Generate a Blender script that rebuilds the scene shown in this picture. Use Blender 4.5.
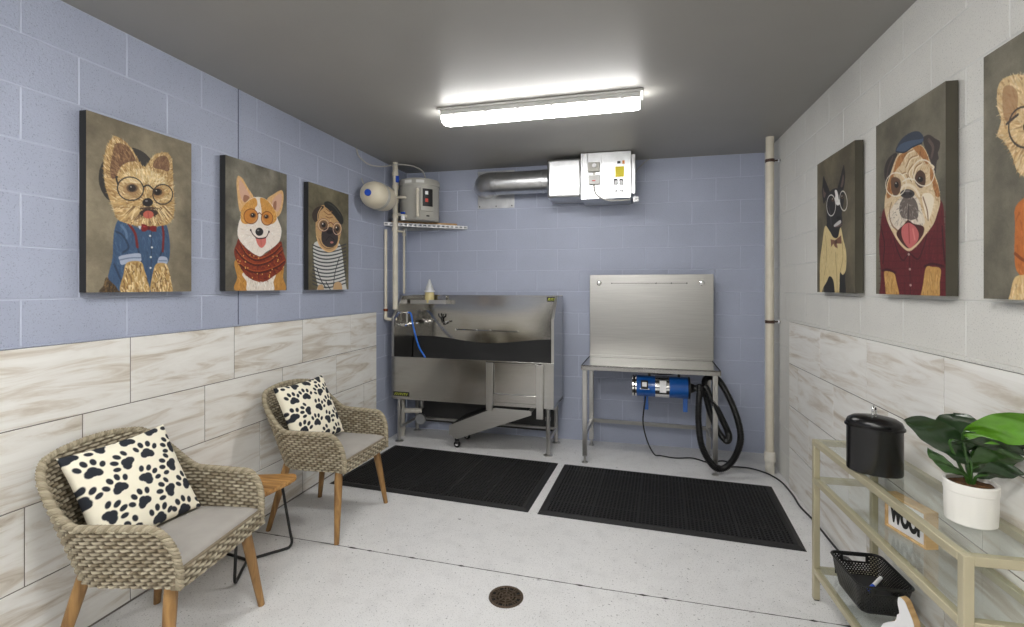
import bpy, math, random
import numpy as np
from mathutils import Vector, Matrix, Euler
for o in list(bpy.data.objects): bpy.data.objects.remove(o, do_unlink=True)
C = bpy.context.scene.collection
PI = math.pi
R = math.radians
random.seed(4)

# ------------------------------------------------------------------ camera, world, exposure
EYE = 1.465; PSI = .2383; FOC = 491.
cam = bpy.data.objects.new('camera', bpy.data.cameras.new('camera'))
C.objects.link(cam); bpy.context.scene.camera = cam
cam.data.sensor_width = 36; cam.data.lens = FOC/1024*36
cam.data.shift_y = -(313.5-286.)/1024
cam.data.clip_start = .05
cam.location = (0, 0, EYE); cam.rotation_euler = (PI/2, 0, PSI)
w = bpy.data.worlds.new('world'); bpy.context.scene.world = w; w.use_nodes = True
w.node_tree.nodes['Background'].inputs[0].default_value = (.8, .87, 1, 1)
w.node_tree.nodes['Background'].inputs[1].default_value = .25
vs = bpy.context.scene.view_settings
vs.view_transform = 'Standard'; vs.look = 'None'; vs.gamma = 1; vs.use_curve_mapping = False
vs.exposure = 0.60
LAMP_FILL = 46.0          # lens strength of the two unseen fixtures added for fill
LAMP_FAR = 23.0      # visible tube above the mats, dimmed to lessen the ceiling glow
XL, XR, YB, YF, ZC = -2.265, 1.132, 4.695, -1.9, 2.633

# ------------------------------------------------------------------ materials
def lin(c):
    return tuple(((v/255)/12.92 if v/255 <= .04045 else ((v/255+.055)/1.055)**2.4) for v in c)
def mat(name, col, rough=.5, metal=0, bump=0, bscale=60, var=0, vscale=8, stretch=(1,1,1), spec=.5, attr=None, coat=0, emis=0):
    m = bpy.data.materials.new(name); m.use_nodes = True
    nt = m.node_tree; b = nt.nodes['Principled BSDF']
    c = tuple(col)+(1,) if max(col) <= 1 else lin(col)+(1,)
    b.inputs['Base Color'].default_value = c
    b.inputs['Roughness'].default_value = rough; b.inputs['Metallic'].default_value = metal
    b.inputs['Specular IOR Level'].default_value = spec
    if coat: b.inputs['Coat Weight'].default_value = coat; b.inputs['Coat Roughness'].default_value = .1
    tc = nt.nodes.new('ShaderNodeTexCoord'); mp = nt.nodes.new('ShaderNodeMapping')
    mp.inputs['Scale'].default_value = stretch
    nt.links.new(tc.outputs['Object'], mp.inputs['Vector'])
    src = None
    if attr:
        a = nt.nodes.new('ShaderNodeAttribute'); a.attribute_name = attr; src = a.outputs['Color']
    if var:
        n = nt.nodes.new('ShaderNodeTexNoise'); n.inputs['Scale'].default_value = vscale; n.inputs['Detail'].default_value = 6
        nt.links.new(mp.outputs[0], n.inputs['Vector'])
        r = nt.nodes.new('ShaderNodeMapRange'); r.inputs['From Min'].default_value = .3; r.inputs['From Max'].default_value = .7
        r.inputs['To Min'].default_value = 1-var; r.inputs['To Max'].default_value = 1+var*.6
        nt.links.new(n.outputs['Fac'], r.inputs['Value'])
        mx = nt.nodes.new('ShaderNodeVectorMath'); mx.operation = 'SCALE'
        if src: nt.links.new(src, mx.inputs[0])
        else: mx.inputs[0].default_value = c[:3]
        nt.links.new(r.outputs[0], mx.inputs['Scale']); src = mx.outputs[0]
    if src: nt.links.new(src, b.inputs['Base Color'])
    if bump:
        n2 = nt.nodes.new('ShaderNodeTexNoise'); n2.inputs['Scale'].default_value = bscale; n2.inputs['Detail'].default_value = 4
        nt.links.new(mp.outputs[0], n2.inputs['Vector'])
        bp = nt.nodes.new('ShaderNodeBump'); bp.inputs['Strength'].default_value = bump; bp.inputs['Distance'].default_value = .01
        nt.links.new(n2.outputs['Fac'], bp.inputs['Height']); nt.links.new(bp.outputs[0], b.inputs['Normal'])
    if emis:
        b.inputs['Emission Color'].default_value = (1, .985, .96, 1); b.inputs['Emission Strength'].default_value = emis
    return m

def block_mat(name, col):
    """painted concrete block: pitted surface with pinholes"""
    m = mat(name, col, rough=.55, var=.05, vscale=3, bump=.22, bscale=130)
    nt = m.node_tree; b = nt.nodes['Principled BSDF']
    tc = nt.nodes.new('ShaderNodeTexCoord')
    n = nt.nodes.new('ShaderNodeTexNoise'); n.inputs['Scale'].default_value = 190; n.inputs['Detail'].default_value = 3
    nt.links.new(tc.outputs['Object'], n.inputs['Vector'])
    r = nt.nodes.new('ShaderNodeMapRange'); r.inputs['From Min'].default_value = .30; r.inputs['From Max'].default_value = .42
    r.inputs['To Min'].default_value = .70; r.inputs['To Max'].default_value = 1
    nt.links.new(n.outputs['Fac'], r.inputs['Value'])
    old = b.inputs['Base Color'].links[0].from_socket
    s = nt.nodes.new('ShaderNodeVectorMath'); s.operation = 'SCALE'
    nt.links.new(old, s.inputs[0]); nt.links.new(r.outputs[0], s.inputs['Scale']); nt.links.new(s.outputs[0], b.inputs['Base Color'])
    return m

def tile_mat():
    """porcelain tile with drifting beige veins, a different cut of the pattern on each tile"""
    m = bpy.data.materials.new('veined_tile'); m.use_nodes = True
    nt = m.node_tree; b = nt.nodes['Principled BSDF']; b.inputs['Roughness'].default_value = .32
    a = nt.nodes.new('ShaderNodeAttribute'); a.attribute_name = 'tile'       # u, v on the tile plus a per tile random
    mp = nt.nodes.new('ShaderNodeMapping'); mp.inputs['Scale'].default_value = (1.2, 8.5, 1); mp.inputs['Rotation'].default_value = (0, 0, R(-5))
    nt.links.new(a.outputs['Vector'], mp.inputs['Vector'])
    n = nt.nodes.new('ShaderNodeTexNoise'); n.inputs['Scale'].default_value = 1.6; n.inputs['Detail'].default_value = 7
    n.inputs['Roughness'].default_value = .62; n.inputs['Distortion'].default_value = 1.1
    nt.links.new(mp.outputs[0], n.inputs['Vector'])
    cr = nt.nodes.new('ShaderNodeValToRGB'); e = cr.color_ramp.elements
    e[0].position = .30; e[0].color = lin((188, 177, 161))+(1,)
    e[1].position = .62; e[1].color = lin((238, 237, 233))+(1,)
    k = e.new(.42); k.color = lin((216, 210, 200))+(1,)
    k = e.new(.50); k.color = lin((231, 229, 224))+(1,)
    nt.links.new(n.outputs['Fac'], cr.inputs[0]); nt.links.new(cr.outputs[0], b.inputs['Base Color'])
    return m

def floor_mat():
    m = mat('speckled_epoxy', (222, 222, 222), rough=.34, var=.05, vscale=1.6, bump=.05, bscale=35)
    nt = m.node_tree; b = nt.nodes['Principled BSDF']; tc = nt.nodes.new('ShaderNodeTexCoord')
    prev = b.inputs['Base Color'].links[0].from_socket
    for sc, lo, hi, dark, big in ((75, .29, .34, .45, 2), (30, .24, .28, .4, 3), (170, .34, .40, .66, 5), (10, .3, .5, .93, 3)):
        n = nt.nodes.new('ShaderNodeTexNoise'); n.inputs['Scale'].default_value = sc; n.inputs['Detail'].default_value = 2
        nt.links.new(tc.outputs['Object'], n.inputs['Vector'])
        r = nt.nodes.new('ShaderNodeMapRange'); r.inputs['From Min'].default_value = lo; r.inputs['From Max'].default_value = hi
        r.inputs['To Min'].default_value = dark; r.inputs['To Max'].default_value = 1
        nt.links.new(n.outputs['Fac'], r.inputs['Value'])
        s = nt.nodes.new('ShaderNodeVectorMath'); s.operation = 'SCALE'
        nt.links.new(prev, s.inputs[0]); nt.links.new(r.outputs[0], s.inputs['Scale']); prev = s.outputs[0]
    nt.links.new(prev, b.inputs['Base Color'])
    return m

def wood_mat(name, c1, c2, axis=2, rough=.45):
    m = bpy.data.materials.new(name); m.use_nodes = True
    nt = m.node_tree; b = nt.nodes['Principled BSDF']; b.inputs['Roughness'].default_value = rough
    tc = nt.nodes.new('ShaderNodeTexCoord'); mp = nt.nodes.new('ShaderNodeMapping')
    s = [40, 40, 40]; s[axis] = 3; mp.inputs['Scale'].default_value = s
    n = nt.nodes.new('ShaderNodeTexNoise'); n.inputs['Scale'].default_value = 1; n.inputs['Detail'].default_value = 5; n.inputs['Distortion'].default_value = .6
    cr = nt.nodes.new('ShaderNodeValToRGB'); e = cr.color_ramp.elements
    e[0].position = .32; e[0].color = lin(c1)+(1,); e[1].position = .66; e[1].color = lin(c2)+(1,)
    nt.links.new(tc.outputs['Object'], mp.inputs['Vector']); nt.links.new(mp.outputs[0], n.inputs['Vector'])
    nt.links.new(n.outputs['Fac'], cr.inputs[0]); nt.links.new(cr.outputs[0], b.inputs['Base Color'])
    return m

def glass_mat(name, tint=(.93, .97, .95), f0=.06):
    m = bpy.data.materials.new(name); m.use_nodes = True
    nt = m.node_tree; nt.nodes.remove(nt.nodes['Principled BSDF'])
    t = nt.nodes.new('ShaderNodeBsdfTransparent'); t.inputs[0].default_value = tint+(1,)
    g = nt.nodes.new('ShaderNodeBsdfGlossy'); g.inputs['Roughness'].default_value = .02
    fr = nt.nodes.new('ShaderNodeFresnel')
    ge = nt.nodes.new('ShaderNodeNewGeometry'); ir = nt.nodes.new('ShaderNodeMapRange')      # both faces of the pane reflect alike
    ir.inputs['To Min'].default_value = 1.5; ir.inputs['To Max'].default_value = 1/1.5
    nt.links.new(ge.outputs['Backfacing'], ir.inputs['Value']); nt.links.new(ir.outputs[0], fr.inputs['IOR'])
    mx = nt.nodes.new('ShaderNodeMixShader')
    nt.links.new(fr.outputs[0], mx.inputs[0]); nt.links.new(t.outputs[0], mx.inputs[1]); nt.links.new(g.outputs[0], mx.inputs[2])
    nt.links.new(mx.outputs[0], nt.nodes['Material Output'].inputs[0])
    return m

def steel_mat(name, col=(.45, .44, .42), rough=.25, stretch=(2, 2, 160)):
    m = mat(name, col, rough=rough, metal=1, bump=.018, bscale=3, stretch=stretch, var=.10, vscale=2.2)
    return m

M = dict(
    blue=block_mat('blue_block_paint', (168, 175, 195)),
    white=block_mat('pale_grey_block_paint', (214, 213, 208)),
    bluej=mat('blue_joint_paint', (181, 188, 206), rough=.45), whitej=mat('pale_joint_paint', (210, 210, 206), rough=.45),
    ceil=mat('grey_ceiling_paint', (156, 154, 149), rough=.45, var=.04, vscale=2, bump=.05, bscale=20),
    grout=mat('grout', (122, 116, 110), rough=.9),
    tile=tile_mat(), floor=floor_mat(),
    joint=mat('dark_joint', (62, 60, 58), rough=.9),
    steel=steel_mat('brushed_steel', rough=.2), steelp=steel_mat('satin_steel', (.42, .415, .40), rough=.33), steelr=steel_mat('dull_steel', (.56, .55, .53), rough=.5), steelm=steel_mat('polished_steel', (.42, .41, .385), rough=.13), steelv=steel_mat('brushed_steel_tube', (.55, .54, .52), rough=.28, stretch=(160, 160, 2)),
    galv=mat('galvanised_sheet', (.62, .63, .64), rough=.34, metal=1, bump=.12, bscale=22, var=.12, vscale=14),
    chrome=mat('chrome', (.8, .8, .8), rough=.08, metal=1),
    skirt=mat('shade_grey_skirt', (52, 52, 52), rough=.5),  # dark grey stands in for shade and mat reflections under the tub
    rubber=mat('black_rubber', (26, 26, 27), rough=.62, bump=.1, bscale=200),
    rubber_d=mat('black_rubber_hollow', (9, 9, 9), rough=.8),
    black=mat('black_plastic', (20, 20, 21), rough=.35),
    blackmat=mat('black_enamel', (6, 6, 7), rough=.27, bump=.03, bscale=120),
    cream=mat('cream_pipe_paint', (214, 207, 190), rough=.4, var=.06, vscale=20),
    tank=mat('heater_grey_enamel', (172, 170, 162), rough=.4),
    creamt=mat('cream_tank_enamel', (212, 203, 182), rough=.35),
    bluep=mat('blue_plastic', (28, 78, 190), rough=.35),
    dblue=mat('dryer_blue_paint', (22, 88, 168), rough=.3, coat=.4),
    hoseb=mat('blue_hose', (35, 110, 215), rough=.3),
    champ=mat('champagne_metal', (188, 180, 152), rough=.38, metal=.35, bump=.03, bscale=300),
    glass=glass_mat('clear_glass', (.965, .985, .975)), bottle=mat('cloudy_plastic', (206, 208, 208), rough=.3),
    lens=mat('added_fill_diffuser', (250, 250, 250), rough=.6, emis=LAMP_FILL), lens_far=mat('dimmed_lit_diffuser', (250, 250, 250), rough=.6, emis=LAMP_FAR),
    fixw=mat('white_fixture_body', (215, 215, 212), rough=.5),
    cush=mat('grey_cushion_fabric', (166, 162, 156), rough=.95, var=.05, vscale=18, bump=.25, bscale=500),
    wick=mat('grey_wicker', (150, 140, 120), rough=.75, attr='tint', bump=.2, bscale=300),
    pilf=mat('paw_print_cotton', (240, 234, 214), rough=.95, attr='tint', bump=.12, bscale=600),
    teak=wood_mat('teak', (118, 84, 46), (172, 132, 80)),
    teaks=wood_mat('teak_slat', (138, 96, 50), (200, 152, 90), axis=0),
    pine=wood_mat('pine', (190, 150, 95), (222, 188, 138), axis=1),
    wpaint=mat('white_paint', (236, 236, 238), rough=.5),
    ceramic=mat('white_ceramic', (232, 230, 224), rough=.35, bump=.03, bscale=90),
    soil=mat('brown_moss', (98, 68, 38), rough=1, var=.5, vscale=70, bump=1, bscale=90),
    cast=mat('bronze_cast_iron', (96, 82, 68), rough=.5, metal=.6, var=.3, vscale=60),
    hole=mat('drain_hole', (14, 13, 12), rough=.9),
    yellow=mat('yellow_sticker', (226, 208, 30), rough=.5), orange=mat('orange_sticker', (205, 120, 40), rough=.5),
    ink=mat('black_ink', (22, 22, 24), rough=.5), red=mat('red_ink', (190, 60, 45), rough=.5),
    lime=mat('yellow_green_ink', (205, 215, 70), rough=.5),
    wood_board=wood_mat('plywood', (150, 112, 66), (186, 150, 100), axis=0),
    conduit=mat('grey_cable', (178, 176, 170), rough=.4),
    copper=mat('copper_clamp', (150, 86, 60), rough=.35, metal=.8),
    tape=mat('dark_strap', (70, 48, 38), rough=.5, metal=.3),
    oldw=mat('aged_white_pipe', (214, 210, 200), rough=.5, var=.1, vscale=30),
    amber=mat('pale_amber_liquid', (214, 198, 140), rough=.3),
    curb=mat('grey_cove', (150, 150, 150), rough=.6),
)

# ------------------------------------------------------------------ mesh helper
class MB:
    def __init__(s): s.v = []; s.f = []; s.m = []
    def add(s, vs_, fs, mi=0):
        n = len(s.v); s.v += [tuple(v) for v in vs_]; s.f += [tuple(i+n for i in f) for f in fs]; s.m += [mi]*len(fs); return s
    def box(s, x0, x1, y0, y1, z0, z1, mi=0, T=None):
        v = [Vector(p) for p in ((x0,y0,z0),(x1,y0,z0),(x1,y1,z0),(x0,y1,z0),(x0,y0,z1),(x1,y0,z1),(x1,y1,z1),(x0,y1,z1))]
        if T: v = [T @ p for p in v]
        return s.add(v, [(0,3,2,1),(4,5,6,7),(0,1,5,4),(1,2,6,5),(2,3,7,6),(3,0,4,7)], mi)
    def tube(s, path, r, n=12, mi=0, caps=True, closed=False, sec=None):
        """sec: optional list of 2D section points used in place of a circle"""
        P = [Vector(p) for p in path]; rings = []; N = len(P)
        prev = None
        for i, p in enumerate(P):
            a = P[(i-1) % N] if (i > 0 or closed) else P[0]; b = P[(i+1) % N] if (i < N-1 or closed) else P[-1]
            t = (b-a)
            t = t.normalized() if t.length > 1e-9 else Vector((0,0,1))
            if prev is None:
                up = Vector((0,0,1)) if abs(t.z) < .9 else Vector((0,1,0))
                prev = (up - t*up.dot(t)).normalized()
            else:
                q = prev - t*prev.dot(t)
                if q.length > 1e-6: prev = q.normalized()
            bn = t.cross(prev)
            rr = r(i/(N-1)) if callable(r) else (r[i] if isinstance(r, (list, tuple)) else r)
            if sec: rings.append([p + prev*(q[0]*rr) + bn*(q[1]*rr) for q in sec])
            else: rings.append([p + prev*(math.cos(2*PI*k/n)*rr) + bn*(math.sin(2*PI*k/n)*rr) for k in range(n)])
        n = len(rings[0]); base = len(s.v)
        for rg in rings: s.v += [tuple(q) for q in rg]
        M_ = N if closed else N-1
        for i in range(M_):
            for k in range(n):
                a = base+i*n+k; b = base+i*n+(k+1) % n; c = base+((i+1) % N)*n+(k+1) % n; d = base+((i+1) % N)*n+k
                s.f.append((a,b,c,d)); s.m.append(mi)
        if caps and not closed:
            s.f.append(tuple(base+k for k in reversed(range(n)))); s.m.append(mi)
            s.f.append(tuple(base+(N-1)*n+k for k in range(n))); s.m.append(mi)
        return s
    def lathe(s, prof, c=(0,0,0), n=32, mi=0, sx=1, sy=1, T=None):
        base = len(s.v)
        for r_, z in prof:
            for k in range(n):
                p = Vector((math.cos(2*PI*k/n)*r_*sx, math.sin(2*PI*k/n)*r_*sy, z))
                if T: p = T @ p
                s.v.append(tuple(Vector(c)+p))
        for i in range(len(prof)-1):
            for k in range(n):
                s.f.append((base+i*n+k, base+i*n+(k+1)%n, base+(i+1)*n+(k+1)%n, base+(i+1)*n+k)); s.m.append(mi)
        if prof[0][0] > 1e-6: s.f.append(tuple(base+k for k in reversed(range(n)))); s.m.append(mi)
        if prof[-1][0] > 1e-6: s.f.append(tuple(base+(len(prof)-1)*n+k for k in range(n))); s.m.append(mi)
        return s
    def prism(s, poly, h0, h1, f=lambda a, b, h: (a, b, h), mi=0, mi_side=None):
        n = len(poly); v = [f(a, b, h0) for a, b in poly]+[f(a, b, h1) for a, b in poly]
        base = len(s.v); s.v += [tuple(q) for q in v]
        s.f += [tuple(base+k for k in reversed(range(n))), tuple(base+n+k for k in range(n))]; s.m += [mi, mi]
        for k in range(n):
            s.f.append((base+k, base+(k+1)%n, base+n+(k+1)%n, base+n+k)); s.m.append(mi if mi_side is None else mi_side)
        return s
    def build(s, name, m, parent=None, bevel=0, smooth=40, attr=None, seg=2, vcol=None):
        me = bpy.data.meshes.new(name); me.from_pydata(s.v, [], s.f)
        for x in (m if isinstance(m, (list, tuple)) else [m]): me.materials.append(x)
        me.polygons.foreach_set('material_index', s.m)
        if smooth:
            me.polygons.foreach_set('use_smooth', [True]*len(me.polygons))
            me.update(); me.set_sharp_from_angle(angle=R(smooth))
        if vcol is not None:
            a = me.color_attributes.new('tint', 'FLOAT_COLOR', 'POINT')
            a.data.foreach_set('color', np.asarray(vcol, dtype=np.float32).ravel())
        me.update()
        o = bpy.data.objects.new(name, me); C.objects.link(o)
        if parent: o.parent = parent
        if bevel:
            b = o.modifiers.new('bevel', 'BEVEL'); b.width = bevel; b.segments = seg; b.limit_method = 'ANGLE'; b.angle_limit = R(40); b.harden_normals = False
        return o
def thing(name, label, cat, loc=(0,0,0), rz=0, group=None):
    o = bpy.data.objects.new(name, None); C.objects.link(o); o.location = loc; o.rotation_euler = (0,0,rz)
    o.empty_display_size = .1
    return tag(o, label, cat, group)
def tag(o, label, cat, group=None):
    o['label'] = label; o['category'] = cat
    if group: o['group'] = group
    return o
def struct(name, mb, m, **k):
    o = mb.build(name, m, **k); o['kind'] = 'structure'; return o
def copy_tree(o, parent=None):
    c = o.copy(); C.objects.link(c); c.parent = parent
    for ch in o.children: copy_tree(ch, c)
    return c
def spline(pts, n=8, closed=False):
    P = [Vector(p) for p in pts]; out = []; N = len(P)
    for i in range(N if closed else N-1):
        p1 = P[i]; p2 = P[(i+1) % N]
        p0 = P[(i-1) % N] if (closed or i > 0) else p1+(p1-p2); p3 = P[(i+2) % N] if (closed or i+2 < N) else p2+(p2-p1)
        for k in range(n):
            t = k/n
            out.append(.5*((2*p1)+(p2-p0)*t+(2*p0-5*p1+4*p2-p3)*t*t+(3*p1-p0-3*p2+p3)*t**3))
    if not closed: out.append(P[-1])
    return out
def text_mesh(txt, size, depth=.001, bold=.0):
    cu = bpy.data.curves.new('lettering', 'FONT'); cu.body = txt; cu.size = size; cu.extrude = depth; cu.offset = bold
    cu.align_x = 'CENTER'; cu.align_y = 'CENTER'
    t = bpy.data.objects.new('lettering', cu); C.objects.link(t)
    bpy.context.view_layer.update()
    me = bpy.data.meshes.new_from_object(t.evaluated_get(bpy.context.evaluated_depsgraph_get()))
    bpy.data.objects.remove(t, do_unlink=True)
    return me

# ------------------------------------------------------------------ room shell
def block_wall(name, origin, U, N, u0, u1, z0, z1, x0, m, mj, rows_from=ZC, bh=.2032, bw=.4064, odd=0, cuts=(), g=.0030, dep=.0022, ch=.0030):
    """raised block faces with chamfered edges over a recessed painted joint plane; U runs along the wall, N points into the room"""
    U = Vector(U); N = Vector(N); O = Vector(origin); mb = MB()
    def P(u, z, d): return O + U*u + Vector((0,0,z)) + N*d
    mb.add([P(u0,z0,-dep), P(u1,z0,-dep), P(u1,z1,-dep), P(u0,z1,-dep)], [(0,1,2,3)], 1)
    mb.add([P(u0,z0,-.12), P(u1,z0,-.12), P(u1,z1,-.12), P(u0,z1,-.12)], [(3,2,1,0)])
    row = 0; zt = rows_from
    while zt > z0+.01:
        zb = zt-bh; a = max(zb, z0)+g/2; b = min(zt, z1)-g/2
        off = x0 + (bw/2 if (row+odd) % 2 else 0)
        k0 = math.floor((u0-off)/bw)
        edges = [off+k*bw for k in range(k0, k0+int((u1-u0)/bw)+4)]
        edges = sorted(set([e for e in edges if u0 < e < u1]+[u0, u1]+[c for c in cuts if u0 < c < u1]))
        edges = [e for e in edges if e in cuts or e in (u0, u1) or all(abs(e-c) > .09 for c in cuts)]
        for i in range(len(edges)-1):
            l = edges[i]+g/2; r = edges[i+1]-g/2
            if r-l < .02 or b-a < .02: continue
            q = [P(l,a,-dep),P(r,a,-dep),P(r,b,-dep),P(l,b,-dep),P(l+ch,a+ch,0),P(r-ch,a+ch,0),P(r-ch,b-ch,0),P(l+ch,b-ch,0)]
            mb.add(q, [(4,5,6,7)]); mb.add(q, [(0,1,5,4),(1,2,6,5),(2,3,7,6),(3,0,4,7)], 1)
        zt = zb; row += 1
    return struct(name, mb, [m, mj], smooth=0)

block_wall('wall_left', (XL, 0, 0), (0,1,0), (1,0,0), YF, YB, 0, ZC, 1.3775-.4064*8, M['blue'], M['bluej'], cuts=(2.447,))
block_wall('wall_right', (XR, 0, 0), (0,1,0), (-1,0,0), YF, YB, 0, ZC, 1.22-.4064*8, M['white'], M['whitej'], cuts=(4.26,))
block_wall('wall_back', (0, YB, 0), (1,0,0), (0,-1,0), XL, XR, 0, ZC, -1.908-.4064*2, M['blue'], M['bluej'])
block_wall('wall_front', (0, YF, 0), (1,0,0), (0,1,0), XL, XR, 0, ZC, -2.1, M['white'], M['whitej'])
struct('floor', MB().box(XL-.12, XR+.12, YF-.12, YB+.12, -.1, 0), M['floor'], smooth=0)
struct('ceiling', MB().box(XL-.12, XR+.12, YF-.12, YB+.12, ZC, ZC+.1), M['ceil'], smooth=0)
struct('trim_7', MB().box(XL-.002, XL+.0008, 2.445, 2.4495, 1.236, ZC), mat('blue_caulk', (84, 90, 112), rough=.8), smooth=0)
# saw-cut joint and ragged crack across the floor
mb = MB(); pts = [(XL, 2.485), (-1.662, 2.465), (-1.342, 2.451), (-.707, 2.429), (-.147, 2.41), (.877, 2.397), (XR, 2.39)]
rr = random.Random(3); xs = np.arange(XL, XR, .02); yy = np.interp(xs, [p[0] for p in pts], [p[1] for p in pts])
wv = [.0018+.0016*rr.random()+(.004 if rr.random() < .06 else 0) for _ in xs]
v = []
for x, y, q in zip(xs, yy, wv): v += [(x, y-q, .0006), (x, y+q, .0006)]
mb.add(v, [(2*i, 2*i+2, 2*i+3, 2*i+1) for i in range(len(xs)-1)])
struct('trim_1', mb, M['joint'], smooth=0)

def tile_wall(name, xw, sgn, y0, y1, ztop, joint, jodd):
    """four courses of 305 x 613 tiles, each a bevelled slab over the grout bed"""
    mb = MB(); at = []; rnd = random.Random(int(joint*100))
    TH, TW, G, D = .305, .613, .0046, .010
    def bx(x, ya, yb, za, zb):
        xf = x+sgn*D; c = .0012
        q = [(x,ya,za),(x,yb,za),(x,yb,zb),(x,ya,zb),(xf-sgn*c,ya,za),(xf-sgn*c,yb,za),(xf-sgn*c,yb,zb),(xf-sgn*c,ya,zb),
             (xf,ya+c,za+c),(xf,yb-c,za+c),(xf,yb-c,zb-c),(xf,ya+c,zb-c)]
        f = [(8,9,10,11),(4,5,9,8),(5,6,10,9),(6,7,11,10),(7,4,8,11),(0,1,5,4),(1,2,6,5),(2,3,7,6),(3,0,4,7)]
        if sgn < 0: f = [tuple(reversed(t)) for t in f]
        mb.add(q, f)
    row = 0; zt = ztop
    while zt > .01:
        za = max(zt-TH, .0)
        off = joint-TW/3*row
        k = math.floor((y0-off)/TW); e = sorted(set([off+i*TW for i in range(k, k+14) if y0+.02 < off+i*TW < y1-.02]+[y0, y1]))
        for i in range(len(e)-1):
            a, b = rnd.random()*50, rnd.random()*50; fl = rnd.choice((1, 1, -1)); n0 = len(mb.v)
            bx(xw, e[i]+G/2, e[i+1]-G/2, za+G/2, zt-G/2)
            for q in mb.v[n0:]: at.append((q[1]*-sgn*fl+a, q[2]*fl+b, a))
        zt -= TH; row += 1
    n0 = len(mb.v); mb.box(min(xw, xw+sgn*.0075), max(xw, xw+sgn*.0075), y0, y1, 0, ztop-.002, mi=1)
    at += [(0,0,0)]*(len(mb.v)-n0)
    o = struct(name, mb, [M['tile'], M['grout']], smooth=0)
    a = o.data.attributes.new('tile', 'FLOAT_VECTOR', 'POINT'); a.data.foreach_set('vector', np.array(at, dtype=np.float32).ravel())
tile_wall('trim_2', XL+.0005, 1, YF+.01, 4.055, 1.228, 1.794-.613*7, 1)
tile_wall('trim_3', XR-.0005, -1, YF+.01, 3.967, 1.205, 2.1395-.613*7, 1)
# painted cap strips over the tile
struct('added_dark_panel', MB().box(XL+.01, XR-.01, YF+.002, YF+.02, .0, 1.15), mat('dark_reflection_panel', (60, 60, 62), rough=.6), bevel=.002)  # unseen dark panel added behind the viewer to darken reflections in the steel
struct('trim_4', MB().box(XL, XL+.012, YF+.01, 4.055, 1.228, 1.236), M['blue'], bevel=.002)
struct('trim_5', MB().box(XR-.012, XR, YF+.01, 3.967, 1.205, 1.222), M['white'], bevel=.002)

# ------------------------------------------------------------------ ceiling fixtures
def fixture(loc, rz, label, lens='lens'):
    t = thing('ceiling_light', label, 'light', loc, rz, None)
    L = 1.27
    MB().box(-L/2-.02, L/2+.02, -.085, .085, -.012, 0).build('mounting_plate', M['fixw'], t, bevel=.003)
    hb = MB()
    sec = [(-.070, -.012), (.070, -.012), (.076, -.044), (-.076, -.044)]
    hb.prism(sec, -L/2, L/2, lambda a, b, h: (h, a, b)); hb.build('housing', M['fixw'], t, bevel=.004)
    ls = MB(); s2 = [(-.066, -.041), (.066, -.041), (.064, -.062), (.05, -.083), (.02, -.09), (-.02, -.09), (-.05, -.083), (-.064, -.062)]
    base = []
    for h, k in ((-L/2, .9), (-L/2+.02, 1), (L/2-.02, 1), (L/2, .9)): base.append([(h, a*k, -.041+(b+.041)*k) for a, b in s2])
    n = len(s2); ls.v = [q for r_ in base for q in r_]
    for i in range(3):
        for k in range(n): ls.f.append((i*n+k, i*n+(k+1)%n, (i+1)*n+(k+1)%n, (i+1)*n+k)); ls.m.append(0)
    ls.f += [tuple(range(n)), tuple(3*n+k for k in reversed(range(n)))]; ls.m += [0, 0]
    ls.build('diffuser', M[lens], t, smooth=50)
    for k in range(6):
        x = -L/2+.1+k*(L-.2)/5
        for sy in (-1, 1):
            MB().box(x-.012, x+.012, sy*.076-.004, sy*.076+.003, -.052, -.030).build('clip', M['fixw'], t, bevel=.001)
    return t
fixture((-.585, 3.09, ZC), R(-1), 'long white wraparound ceiling light, lit, above the rubber mats', 'lens_far')
fixture((-.585, .60, ZC), 0, 'long white wraparound ceiling light, lit, added out of view above the viewer')  # unseen lamp added to match the brightness near the viewer
fixture((-.585, -1.2, ZC), 0, 'long white wraparound ceiling light, lit, added out of view behind the viewer by the entrance wall')  # another unseen lamp, added to raise the ambient light

# ------------------------------------------------------------------ floor drain
t = thing('floor_drain', 'round bronze grate of the floor drain in front of the mats', 'drain', (-.573, 2.24, 0))
MB().lathe([(0, .0005), (.074, .0005), (.074, .001), (0, .001)], n=40).build('drain_hole', M['hole'], t)
MB().lathe([(.070, .0006), (.082, .0006), (.081, .005), (.074, .006), (.070, .004), (.070, .0006)], n=48).build('rim', M['cast'], t)
g = MB()
for k in range(4):
    T = Matrix.Rotation(R(45*k+10), 4, 'Z'); g.box(-.071, .071, -.0032, .0032, .001, .005, T=T)
for r0 in (.018, .034, .050):
    g.lathe([(r0-.0035, .001), (r0+.0035, .001), (r0+.0035, .0045), (r0-.0035, .0045), (r0-.0035, .001)], n=40)
for k in range(16):
    T = Matrix.Rotation(R(22.5*k), 4, 'Z'); g.box(.045, .071, -.002, .002, .001, .0045, T=T)
g.build('grate', M['cast'], t, smooth=30)

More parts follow.
